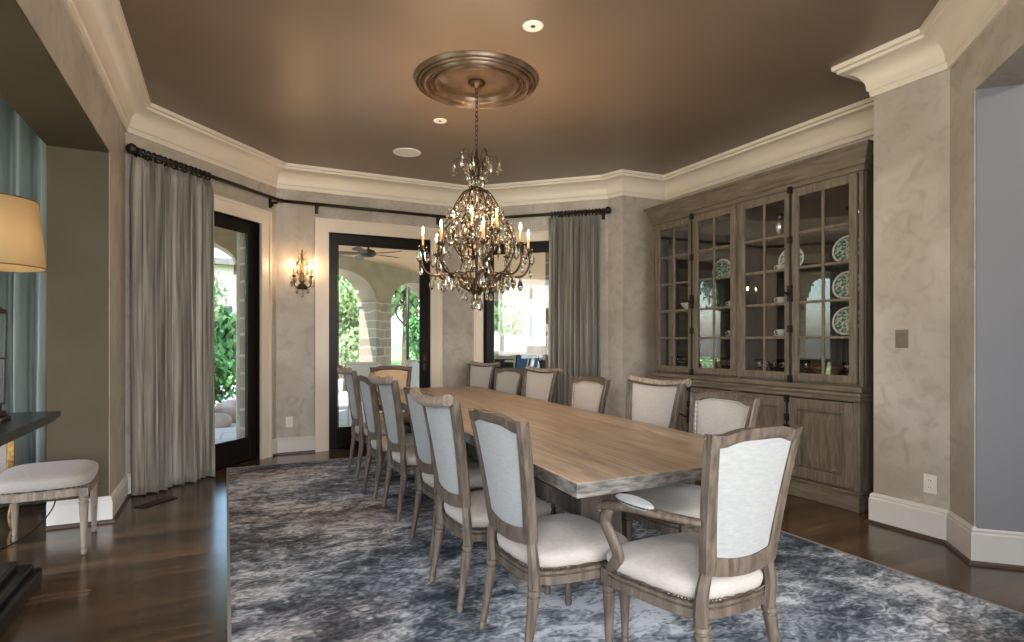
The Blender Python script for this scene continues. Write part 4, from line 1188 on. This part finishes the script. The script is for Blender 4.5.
# ------------------------------------------------------------------ ceiling fixtures, plates, vent
def downlight(x, y, r, label):
    t = thing('recessed_light', label, 'ceiling light', (x, y, H), 0)
    bm = B(); lathe(bm, [(r * .45, -.004), (r * .6, -.010), (r * .95, -.009), (r, -.001), (r * .45, -.0005)], 32); obj('trim_ring', bm, M['fixture'], t, smooth=True)
    bm = B(); lathe(bm, [(.0001, -.0055), (r * .46, -.0055), (r * .46, -.0005), (.0001, -.0005)], 24); obj('eyeball', bm, M['fixture'], t)
    bm = B(); lathe(bm, [(.0001, -.008), (r * .22, -.008), (r * .24, -.0055), (.0001, -.0055)], 20); obj('lamp', bm, M['darkhole'], t)
downlight(1.745, 3.291, .067, 'white recessed ceiling light nearest the camera, right of the medallion')
downlight(1.742, 5.076, .060, 'small white recessed ceiling light just beyond the medallion')
t = thing('ceiling_speaker', 'round off-white ceiling speaker beyond the medallion', 'speaker', (1.723, 6.086, H))
bm = B(); lathe(bm, [(.0001, -.006), (.125, -.006), (.127, -.002), (.0001, -.001)], 40); obj('grille', bm, M['grille'], t, smooth=False)
bm = B(); lathe(bm, [(.127, -.002), (.129, -.008), (.143, -.006), (.146, -.001), (.127, -.001)], 40); obj('rim', bm, M['fixture'], t, smooth=True)

def wallplate(name, label, cat, m, s, z, w, h, kind, mat, yd=0.0):
    t = thing(name, label, cat); t.matrix_world = m @ Matrix.Translation((s, yd, z))
    bm = B(); box(bm, -w / 2, w / 2, -.006, 0, -h / 2, h / 2); obj('plate', bm, mat, t, bevel=.002)
    if kind == 'outlet':
        for dz in (-.022, .022):
            bm = B(); lathe(bm, [(.0165, 0), (.0165, .002), (.001, .002)], 16, mtx=Matrix.Translation((0, -.006, dz)) @ Matrix.Rotation(PI / 2, 4, 'X'))
            rc = obj('receptacle', bm, mat, t)
            bm = B(); box(bm, -.008, -.005, -.0086, -.0082, dz - .004, dz + .006); box(bm, .005, .008, -.0086, -.0082, dz - .004, dz + .006); obj('slots', bm, M['darkhole'], rc)
    else:
        bm = B(); box(bm, -.017, .017, -.010, -.006, -.033, .033); obj('rocker', bm, mat, t, bevel=.0015)
wp = wallframe((4.16, 2.66), (4.165, 2.17))[0]
wallplate('light_switch', 'bronze light switch plate on plaster pier right of cabinet', 'light switch', wp, .195, 1.312, .085, .125, 'switch', M['plategrey'])
wallplate('wall_outlet', 'cream double wall outlet low on the plaster pier', 'outlet', wp, .375, .358, .078, .122, 'outlet', M['plate'])
wallplate('wall_outlet', 'cream wall outlet low between left and middle glass doors', 'outlet', WF['back'][0], .14, .365, .078, .122, 'outlet', M['plate'])
bm = B(); box(bm, -.16, .16, -.05, .05, .001, .006)
o = obj('floor_vent', bm, M['iron'], loc=(-.50, 5.50, 0), rotz=.84); tag(o, 'dark floor vent beside the left wall corner', 'vent')
bm = B()
for i in range(9): box(bm, -.145 + i * .034, -.135 + i * .034, -.04, .04, .0062, .0085)
obj('louvre', bm, M['shoe'], o)

# ------------------------------------------------------------------ left side: console, lamp, stool, gilt chair, cord
ct = thing('console_table', 'black pedestal console table cut by the left edge', 'table', (-1.25, 3.45, 0))
bm = B(); box(bm, -.36, .404, -.72, .71, .865, .90); box(bm, -.34, .385, -.70, .69, .845, .865); obj('tabletop', bm, M['ebony'], ct, bevel=.004)
bm = B(); box(bm, -.36, .37, -.62, .49, 0, .09); box(bm, -.33, .34, -.59, .46, .09, .125); box(bm, -.28, .29, -.54, .41, .125, .165); obj('plinth', bm, M['ebony'], ct, bevel=.012)
bm = B(); lathe(bm, [(.20, .166), (.21, .19), (.15, .22), (.10, .30), (.08, .42), (.12, .55), (.16, .62), (.10, .68), (.12, .76), (.24, .82), (.26, .844)], 24, (0, -.06, 0)); obj('pedestal', bm, M['ebony'], ct, smooth=True)

lp_ = thing('table_lamp', 'iron cage table lamp with amber drum shade on black console', 'lamp', (-1.06, 3.76, .9005))
bm = B(); box(bm, -.075, .075, -.075, .075, 0, .02); box(bm, -.06, .06, -.06, .06, .02, .045); box(bm, -.045, .045, -.045, .045, .045, .075); obj('base', bm, M['bronze'], lp_, bevel=.005)
bm = B()
for sx in (-1, 1):
    for sy in (-1, 1): tube(bm, [(sx * .05, sy * .05, .075), (sx * .058, sy * .058, .54)], .006, 6)
for z in (.08, .31, .54):
    w = .05 + .008 * (z - .08) / .46
    for a, b in (((-w, -w), (w, -w)), ((w, -w), (w, w)), ((w, w), (-w, w)), ((-w, w), (-w, -w))): tube(bm, [(*a, z), (*b, z)], .005, 6)
lathe(bm, [(.082, .545), (.085, .552), (.045, .575), (.03, .585), (.012, .60), (.010, .82), (.004, .83)], 4, mtx=Matrix.Rotation(PI / 4, 4, 'Z'))
obj('cage', bm, M['iron'], lp_)
bm = B(); n = 48
ring0 = [(.232 * math.cos(2 * PI * i / n), .232 * math.sin(2 * PI * i / n), .765) for i in range(n)]; ring1 = [(.20 * math.cos(2 * PI * i / n), .20 * math.sin(2 * PI * i / n), 1.10) for i in range(n)]
ring_strip(bm, [ring0, ring1], False, False); o = obj('shade', bm, M['shade'], lp_, smooth=True)
sm = o.modifiers.new('t', 'SOLIDIFY'); sm.thickness = .003
for zz, rr in ((.765, .233), (1.10, .201)):
    bm = B(); torus(bm, (0, 0, zz), rr, .003, 48, 5); obj('shade_trim', bm, M['gilt'], lp_, smooth=True)
bm = B(); ball(bm, (0, 0, .90), .032, 2); obj('bulb', bm, M['bulb'], lp_, smooth=True)
light('POINT', 'lamp_light', (-1.06, 3.76, 1.80), 9, (1, .72, .42), .04)

st = thing('upholstered_stool', 'low linen stool with turned grey legs beside the black console', 'stool', (-1.00, 4.60, 0), .06)
so = [(x * .95, y * 1.12) for x, y in seat_outline(44, .255, .255, .245, -.245)]
bm = B(); ring_strip(bm, [[(x * f, y * f, z) for x, y in so] for f, z in ((.97, .36), (1, .365), (1, .405), (.985, .41))]); o = obj('seat_frame', bm, M['oakpale'], st); autosmooth(o, .5)
bm = B(); loops = []
for k in range(9):
    t_ = k / 8; f = 1.0 + .03 * math.sin(min(1, t_ * 2) * PI) - (0 if t_ < .3 else .9 * ((t_ - .3) / .7) ** 2.6); loops.append([(x * f, y * f, .411 + .10 * math.sin(t_ * PI / 2) ** .8) for x, y in so])
ring_strip(bm, loops); obj('seat_cushion', bm, M['linen'], st, smooth=True)
bm = B(); nail_band(bm, [(x * 1.003, y * 1.003, .418) for x, y in so], .0052)
obj('nailhead_trim', bm, M['nail'], st)
for sx in (-1, 1):
    for sy in (-1, 1):
        bm = B(); lathe(bm, leg_prof(.36), 14, (sx * .21, sy * .245, 0)); box(bm, sx * .21 - .024, sx * .21 + .024, sy * .245 - .024, sy * .245 + .024, .36, .408)
        o = obj('leg', bm, M['oakpale'], st); autosmooth(o, .6)

gc = thing('gilt_chair', 'small gilt framed chair with cream panel behind the black console', 'chair', (-1.55, 5.10, 0), .22)
bm = B()
for a in ((-.25, -.21, .30, .66), (.21, .25, .30, .66), (-.21, .21, .30, .345), (-.21, .21, .615, .66)): box(bm, a[0], a[1], -.025, .025, a[2], a[3])
for x in (-.23, .23):
    for z in (.32, .64): ball(bm, (x, -.02, z), .032, 2, (1, .7, 1))
ball(bm, (0, -.02, .665), .04, 2, (2, .6, .7)); obj('back_frame', bm, M['gilt'], gc, bevel=.006)
bm = B(); box(bm, -.21, .21, -.012, .012, .345, .615); obj('back_panel', bm, M['linen'], gc, bevel=.004)
bm = B(); box(bm, -.26, .26, .03, .48, .25, .30); obj('seat_frame', bm, M['gilt'], gc, bevel=.01)
bm = B(); box(bm, -.24, .24, .04, .46, .301, .38); obj('seat_cushion', bm, M['linen'], gc, bevel=.03)
for x in (-.23, .23):
    for y in (.01, .45):
        bm = B(); tube(bm, smooth_path([(x, y, .30), (x * 1.05, y, .2), (x * .96, y, .08), (x * 1.06, y, 0)], 4), [.026, .02, .014, .018], 8); obj('leg', bm, M['gilt'], gc, smooth=True)
bm = B(); tube(bm, smooth_path([(-1.03, 4.98, .30), (-1.06, 4.95, .15), (-1.18, 4.80, .02), (-1.35, 4.55, .0065), (-1.55, 4.3, .0065), (-1.75, 4.1, .0065)], 6), .0045, 6)
tube(bm, [(-1.03, 4.98, .30), (-1.03, 5.04, .36)], .0045, 6)
o = obj('power_cord', bm, M['iron'], smooth=True); tag(o, 'thin black power cord trailing on the floor under the stool', 'cord')

# ------------------------------------------------------------------ outside
def ground():
    bm = B(); box(bm, -30, 60, -30, 80, -.30, -.20); struct(obj('ground', bm, M['lawn']))
    bm = B(); prism(bm, [(-6, 6.2), (-1.1, 6.2), (.38, 7.56), (3.06, 7.56), (4.5, 6.15), (5.25, 6.15), (5.25, 3), (16, 3), (16, 27), (-6, 17)], -.199, -.04); struct(obj('floor_patio', bm, M['patio']))
ground()
bm = B(); prism(bm, [(-4, 9.6), (-4, 6.25), (-1.15, 6.25), (.36, 7.6), (3.08, 7.6), (4.55, 6.2), (5.3, 6.2), (12, 6.2), (12, 20.2), (9.3, 19.6), (-.25, 10.1), (-.6, 9.5)], 3.02, 3.16); struct(obj('ceiling_porch', bm, M['porchceil']))
bm = B(); prism(bm, [(-4.2, 9.6), (-4.2, 6.2), (-4.6, -3), (6.6, -3), (6.3, 6.15), (12.4, 6.15), (12.4, 20.8), (9.6, 20.1), (-.1, 10.4), (-.4, 9.6)], 3.46, 3.7); struct(obj('roof', bm, M['roof']))

def arch_wall(name, wf, cols, halfspans, z_spring, z_apex, thick, ztop, colmat, wallmat, label, cw):
    """wall with arched openings; cols = centres of piers along the line"""
    m, L = wf
    t = thing(name, label, 'arcade'); t.matrix_world = m
    for c in cols:
        bm = B(); box(bm, c - cw / 2, c + cw / 2, 0, thick, -.04, z_spring - .1); box(bm, c - cw / 2 - .04, c + cw / 2 + .04, -.04, thick + .04, z_spring - .1, z_spring)
        obj('stone_pier', bm, colmat, t, bevel=.01)
    bm = B()
    for c in cols: box(bm, c - cw / 2, c + cw / 2, 0, thick, z_spring, ztop)
    for a, b in zip(cols, cols[1:]):
        x0, x1 = a + cw / 2, b - cw / 2; n = 20; r = (x1 - x0) / 2; xm = (x0 + x1) / 2
        pts = [(xm - r * math.cos(PI * i / n), z_spring + (z_apex - z_spring) * math.sin(PI * i / n)) for i in range(n + 1)]
        lo0 = [bm.verts.new((x, 0, z)) for x, z in pts]; lo1 = [bm.verts.new((x, thick, z)) for x, z in pts]
        up0 = [bm.verts.new((x, 0, ztop)) for x, z in pts]; up1 = [bm.verts.new((x, thick, ztop)) for x, z in pts]
        for i in range(n):
            bm.faces.new((lo0[i], lo0[i + 1], up0[i + 1], up0[i])); bm.faces.new((lo1[i + 1], lo1[i], up1[i], up1[i + 1]))
            bm.faces.new((lo1[i], lo1[i + 1], lo0[i + 1], lo0[i])); bm.faces.new((up0[i], up0[i + 1], up1[i + 1], up1[i]))
    obj('arched_wall', bm, wallmat, t)
    return t
wfA = wallframe((-.92, 9.17), (10, 20.09))
arch_wall('stone_arcade', wfA, [2.94 * k for k in range(1, 4)], 1, 2.15, 2.74, .45, 3.019, M['stoneC'], M['stucco'], 'stone and stucco porch arcade seen through the middle glass door', .64)
wfB = wallframe((-6, 9.0), (1, 9.0))
arch_wall('stone_archway', wfB, [.2, 3.3, 6.42], 1, 2.36, 2.80, .5, 3.019, M['stoneC'], M['stucco'], 'near stone archway seen through the left glass door', .56)
wfC = wallframe((7.3, 18.3), (11.2, 16.6))
arch_wall('far_archway', wfC, [.1, 3.2], 1, 2.35, 2.72, .4, 3.019, M['stucco'], M['stucco'], 'far stucco archway seen through the right glass door', .5)
# stone pilaster outside the right door
bm = B(); mC = WF['bay_right'][0]; box(bm, .90, 1.7, .37, .80, -.04, 3.01, mC); struct(obj('wall_porch_pilaster', bm, M['stoneC']))

# ceiling fan under the porch
fn = thing('ceiling_fan', 'dark ceiling fan under the porch ceiling beyond the middle door', 'ceiling fan', (2.08, 9.6, 3.019), .4)
bm = B(); lathe(bm, [(.06, 0), (.06, -.03), (.02, -.05), (.015, -.24), (.09, -.26), (.12, -.29), (.12, -.34), (.07, -.37), (.001, -.375)], 20); obj('motor', bm, M['iron'], fn, smooth=True)
for k in range(5):
    a = 2 * PI * k / 5; mt = Matrix.Rotation(a, 4, 'Z') @ Matrix.Translation((0, 0, -.315)) @ Matrix.Rotation(.22, 4, 'X')
    bm = B(); prism(bm, [(.10, -.03), (.22, -.055), (.58, -.065), (.62, -.04), (.62, .04), (.58, .065), (.22, .055), (.10, .03)], -.005, .005, mt); obj('blade', bm, M['oakdark'], fn)

# patio furniture
def patio_chair(label, loc, rz, mat, cush):
    t = thing('patio_chair', label, 'patio chair', loc, rz, 'patio chairs outside')
    bm = B()
    for sx in (-1, 1):
        tube(bm, smooth_path([(sx * .27, .26, 0), (sx * .27, .27, .60), (sx * .27, .1, .64), (sx * .27, -.25, .62)], 4), .018, 8); tube(bm, [(sx * .26, -.30, 0), (sx * .26, -.25, .45), (sx * .25, -.38, 1.0)], .018, 8)
    tube(bm, [(-.25, -.38, 1.0), (.25, -.38, 1.0)], .018, 8); tube(bm, [(-.27, .25, .38), (.27, .25, .38)], .015, 8); tube(bm, [(-.26, -.25, .38), (.26, -.25, .38)], .015, 8)
    obj('frame', bm, mat, t, smooth=True)
    bm = B(); box(bm, -.25, .25, -.26, .27, .40, .50); obj('seat_cushion', bm, cush, t, bevel=.03)
    bm = B(); box(bm, -.24, .24, -.05, .05, 0, .5, Matrix.Translation((0, -.27, .50)) @ Matrix.Rotation(.22, 4, 'X')); obj('back_cushion', bm, cush, t, bevel=.03)
    return t
c1 = patio_chair('pale cushioned patio chair just beyond the middle door, left one', (2.05, 9.3, -.04), -.5, M['outdoor'], M['outdoor'])
c2 = patio_chair('pale cushioned patio chair beyond the middle door, right one by the stone pier', (2.75, 10.0, -.04), .5, M['outdoor'], M['outdoor'])
c3 = patio_chair('dark patio chair with navy cushion beyond the right door', (5.75, 11.3, -.04), 2.4, M['iron'], M['blue'])
c4 = patio_chair('dark patio chair left of the grill beyond the right door', (4.95, 10.2, -.04), 1.0, M['iron'], M['outdoor'])
pt = thing('outdoor_counter', 'long outdoor kitchen counter with pale stone top beyond the right door', 'counter', (7.1, 14.2, -.04), -.46)
bm = B(); box(bm, -1.3, 1.3, -.35, .35, 0, .98); obj('base', bm, M['stoneC'], pt)
bm = B(); box(bm, -1.4, 1.4, -.42, .42, .981, 1.05); obj('worktop', bm, M['outdoor'], pt, bevel=.01)
for x in (-.65, .65):
    bm = B(); box(bm, x - .5, x + .5, -.37, -.351, .12, .85); obj('cabinet_door', bm, M['iron'], pt, bevel=.005)
gr = thing('barbecue_grill', 'steel barbecue grill on dark cart beyond the right door', 'grill', (6.75, 12.1, -.04), -.5)
bm = B(); box(bm, -.6, .6, -.3, .3, .06, .88); obj('cart', bm, M['iron'], gr, bevel=.02)
bm = B(); prof = [(-.3, .885), (-.28, 1.05), (-.15, 1.18), (.1, 1.22), (.28, 1.12), (.3, .885)]
a = [bm.verts.new((-.45, y, z)) for y, z in prof]; b = [bm.verts.new((.45, y, z)) for y, z in prof]; bm.faces.new(a); bm.faces.new(b[::-1])
for i in range(6): bm.faces.new((a[i], a[(i + 1) % 6], b[(i + 1) % 6], b[i]))
hd = obj('hood', bm, M['steel'], gr, bevel=.02)
bm = B(); tube(bm, [(-.35, -.34, 1.0), (.35, -.34, 1.0)], .014, 8); obj('handle', bm, M['steel'], hd)
bm = B(); box(bm, -.95, -.61, -.25, .25, .84, .87); box(bm, .61, .95, -.25, .25, .84, .87); obj('side_shelf', bm, M['steel'], gr)

# wrought lamp post
lpz = thing('lamp_post', 'dark wrought iron post with curled hook in the right arch', 'lamp post', (5.0, 17.6, -.2))
bm = B(); tube(bm, [(0, 0, 0), (0, 0, 3.6)], .045, 8); tube(bm, smooth_path([(0, 0, 1.9), (-.3, 0, 2.2), (-.35, 0, 2.5), (-.1, 0, 2.6)], 5), .03, 6); lathe(bm, [(.14, 0), (.14, .1), (.06, .2)], 12)
obj('post', bm, M['iron'], lpz, smooth=True)

# trees: leaf shells
def leaf_crown(n, blobs, size, seed):
    rnd = random.Random(seed); bm = B()
    for _ in range(n):
        c, r = rnd.choice(blobs)
        d = V((rnd.gauss(0, 1), rnd.gauss(0, 1), rnd.gauss(0, 1))).normalized() * r * rnd.uniform(.55, 1.05)
        p = V(c) + d; nrm = (d.normalized() + V((rnd.gauss(0, .6), rnd.gauss(0, .6), rnd.gauss(0, .6)))).normalized()
        s = nrm.cross(V((0, 0, 1))); s = s.normalized() if s.length > .01 else V((1, 0, 0)); u = s.cross(nrm); k = size * rnd.uniform(.6, 1.3)
        a = bm.verts.new(p - s * k * .5); b = bm.verts.new(p + u * k * .8); c2_ = bm.verts.new(p + s * k * .5); d2 = bm.verts.new(p - u * k * .8)
        bm.faces.new((a, b, c2_, d2))
    return bm
def tree(name, label, loc, h, r, seed, mat='leaf', leaf=.16, n=2600, group='garden trees'):
    rnd = random.Random(seed); t = thing(name, label, 'tree' if 'tree' in name else 'shrub', loc, 0, group)
    blobs = [((rnd.uniform(-r, r) * .55, rnd.uniform(-r, r) * .55, h * .62 + rnd.uniform(-h, h) * .2), r * rnd.uniform(.4, .65)) for _ in range(10)]
    core = leaf_crown(n, blobs, leaf, seed); obj('foliage', core, M[mat], t)
    bm = B(); tube(bm, smooth_path([(0, 0, 0), (.03, 0, h * .3), (-.04, .03, h * .6)], 4), [.09 * r, .04 * r], 8)
    for k in range(5):
        a = k * 1.3; tube(bm, smooth_path([(0, 0, h * (.3 + .05 * k)), (math.cos(a) * r * .3, math.sin(a) * r * .3, h * (.5 + .04 * k)), (math.cos(a) * r * .5, math.sin(a) * r * .5, h * (.6 + .04 * k))], 3), [.035 * r, .012 * r], 5)
    obj('trunk', bm, M['bark'], t)
tree('young_tree', 'small bright green tree in front of the left arch, seen through middle door', (2.85, 16.0, -.2), 3.3, .95, 3, 'leaf', .08, 5500)
tree('garden_tree', 'tall leafy tree behind the arcade at left of the middle door view', (3.6, 21.3, -.2), 7.0, 1.9, 4, 'leaf', .22, 4200)
tree('garden_tree', 'broad tree far beyond the right arch of the arcade', (7.0, 25, -.2), 7, 2.2, 6, 'leaf', .26, 3600)
tree('garden_tree', 'leafy tree seen through the left glass door, nearer one', (-1.3, 14.2, -.2), 5.6, 1.7, 5, 'leaf', .09, 11000)
tree('garden_tree', 'deep green tree farther back beyond the left glass door', (-4.6, 20.5, -.2), 8.5, 2.4, 12, 'leafd', .24, 4800)
tree('garden_tree', 'tree left of the limestone house beyond the right door', (10.2, 22.0, -.2), 5.4, 1.5, 7, 'leaf', .16, 3200)
tree('garden_tree', 'tall tree at far left of the garden behind the archway', (-8.4, 15.5, -.2), 7.5, 2.4, 14, 'leafd', .26, 4200)
tree('garden_shrub', 'low rounded shrub behind the boulders beyond the left door', (-.5, 12.0, -.2), 1.6, .8, 8, 'leafd', .09, 2600, 'garden shrubs')
tree('garden_shrub', 'shrub by the lamp post behind the right arch', (6.1, 19.2, -.2), 2.6, .8, 9, 'leafd', .10, 2400, 'garden shrubs')
tree('garden_shrub', 'wide shrub behind the left pier of the arcade', (.3, 17.4, -.2), 2.4, 1.0, 10, 'leafd', .13, 3000, 'garden shrubs')
for k, (x, y, r) in enumerate(((-.55, 10.6, .34), (.12, 10.8, .27), (-.1, 10.25, .17), (.22, 11.45, .25), (-1.4, 10.8, .36))):
    bm = B(); ball(bm, (0, 0, r * .6), r, 3, (1.2, .9, .8))
    for v in bm.verts: v.co += v.co.normalized() * .12 * r * noise.noise(v.co * 4 + V((k, 0, 0)))
    o = obj('boulder', bm, M['rock'], loc=(x, y, -.06)); tag(o, ('largest', 'second', 'smallest front', 'rightmost', 'leftmost')[k] + ' pinkish boulder on the patio beyond the left glass door', 'boulder', 'boulders beyond the left door')

hs = thing('stone_house', 'pale limestone house across the garden beyond the right door', 'building', (20.5, 31.5, -.2), -.35)
bm = B(); box(bm, -9, 7, 0, 8, 0, 6.2); obj('wall', bm, M['house'], hs)
bm = B()
vs = [bm.verts.new(p) for p in ((-9.5, -.5, 6.2), (7.5, -.5, 6.2), (7.5, 8.5, 6.2), (-9.5, 8.5, 6.2), (-6, 4, 9.2), (4, 4, 9.2))]
for f in ((0, 1, 5, 4), (1, 2, 5), (2, 3, 4, 5), (3, 0, 4), (3, 2, 1, 0)): bm.faces.new([vs[i] for i in f])
obj('roof', bm, M['roof'], hs)
for x in (-7.2, -4.35, -3.6, -1.35, 1.2, 4.6):
    bm = B(); box(bm, x - .2, x + .2, -.04, 0, 1.7, 3.2); w = obj('window', bm, M['winfar'], hs)
    bm = B(); box(bm, x - .26, x + .26, -.08, 0, 1.6, 1.7); obj('sill', bm, M['house'], w)
h2 = thing('guest_house', 'pale limestone wing with arch beyond the arcade of the middle door', 'building', (5.0, 33.0, -.2), .15)
bm = B(); box(bm, -7, 3.5, 0, 6, 0, 5.2); obj('wall', bm, M['house'], h2)
bm = B(); prism(bm, [(-7.4, -.4), (3.9, -.4), (3.9, 6.4), (-7.4, 6.4)], 5.2, 5.5); obj('roof', bm, M['roof'], h2)
for x in (-5.2, -2.4, .4, 2.3):
    bm = B(); box(bm, x - .45, x + .45, -.04, 0, 1.0, 3.2); obj('window', bm, M['winfar'], h2)

# ------------------------------------------------------------------ light
w = bpy.data.worlds.new('sky'); sc.world = w; w.use_nodes = True; nt = w.node_tree; nt.nodes.clear()
out = nt.nodes.new('ShaderNodeOutputWorld'); bg = nt.nodes.new('ShaderNodeBackground'); sky = nt.nodes.new('ShaderNodeTexSky')
sky.sky_type = 'NISHITA'; sky.sun_elevation = math.radians(52); sky.sun_rotation = math.radians(200); sky.sun_disc = False; sky.air_density = 1.0; sky.dust_density = 2.5
nt.links.new(sky.outputs[0], bg.inputs[0]); bg.inputs[1].default_value = .85; nt.links.new(bg.outputs[0], out.inputs[0])
sd = V((.62, .35, -1.0)).normalized()     # direction the sunlight travels
s_ = light('SUN', 'sun', (0, 0, 20), 8.5, (1, .95, .86), .01); s_.rotation_euler = sd.to_track_quat('-Z', 'Y').to_euler()
# area lamps standing in for daylight at the windows of the unseen walls
light('AREA', 'window_daylight', (.85, -2.30, 1.5), 190, (.97, .98, 1.0), 2.4, (math.radians(-90), 0, PI), 2.3)
light('AREA', 'left_fill_light', (LW + .02, -1.0, 1.7), 105, (.97, .98, 1.0), 1.7, (0, math.radians(-90), 0), 1.7)  # fill lamp for the added left window
light('AREA', 'side_fill_light', (-3.86, 2.4, 1.65), 90, (.96, .97, 1.0), 3.7, (0, math.radians(-90), 0), 2.4)  # fill lamp for the added side-room window
hl = thing('hall_fill_lamp', 'added unseen ceiling lamp to light the hall beyond the right opening', 'ceiling light', (4.75, .55, H))  # unseen hall lamp, added to brighten the lavender reveal
bm = B(); lathe(bm, [(.0001, -.07), (.12, -.06), (.17, -.02), (.175, -.001), (.0001, -.001)], 28); obj('glass_bowl', bm, M['bulb'], hl, smooth=True)
light('POINT', 'hall_fill_light', (4.75, .55, 3.12), 70, (1, .93, .86), .12)  # light source of the added hall lamp

# ------------------------------------------------------------------ camera
cam = bpy.data.cameras.new('camera'); co = bpy.data.objects.new('camera', cam); COL.objects.link(co)
co.location = (0, 0, 1.3); co.rotation_euler = (PI / 2, 0, math.radians(-25.9))
cam.sensor_width = 36; cam.lens = 590 / 1024 * 36; cam.shift_y = (340.5 - 321) / 1024; cam.clip_start = .05; cam.clip_end = 200
sc.camera = co
sc.view_settings.view_transform = 'Standard'; sc.view_settings.look = 'None'; sc.view_settings.gamma = 1; sc.view_settings.exposure = 0.58
sc.view_settings.use_curve_mapping = False
sc.cycles.use_denoising = True
sc.cycles.max_bounces = 9; sc.cycles.diffuse_bounces = 4; sc.cycles.glossy_bounces = 4; sc.cycles.transparent_max_bounces = 16; sc.cycles.transmission_bounces = 7
sc.cycles.sample_clamp_indirect = 4
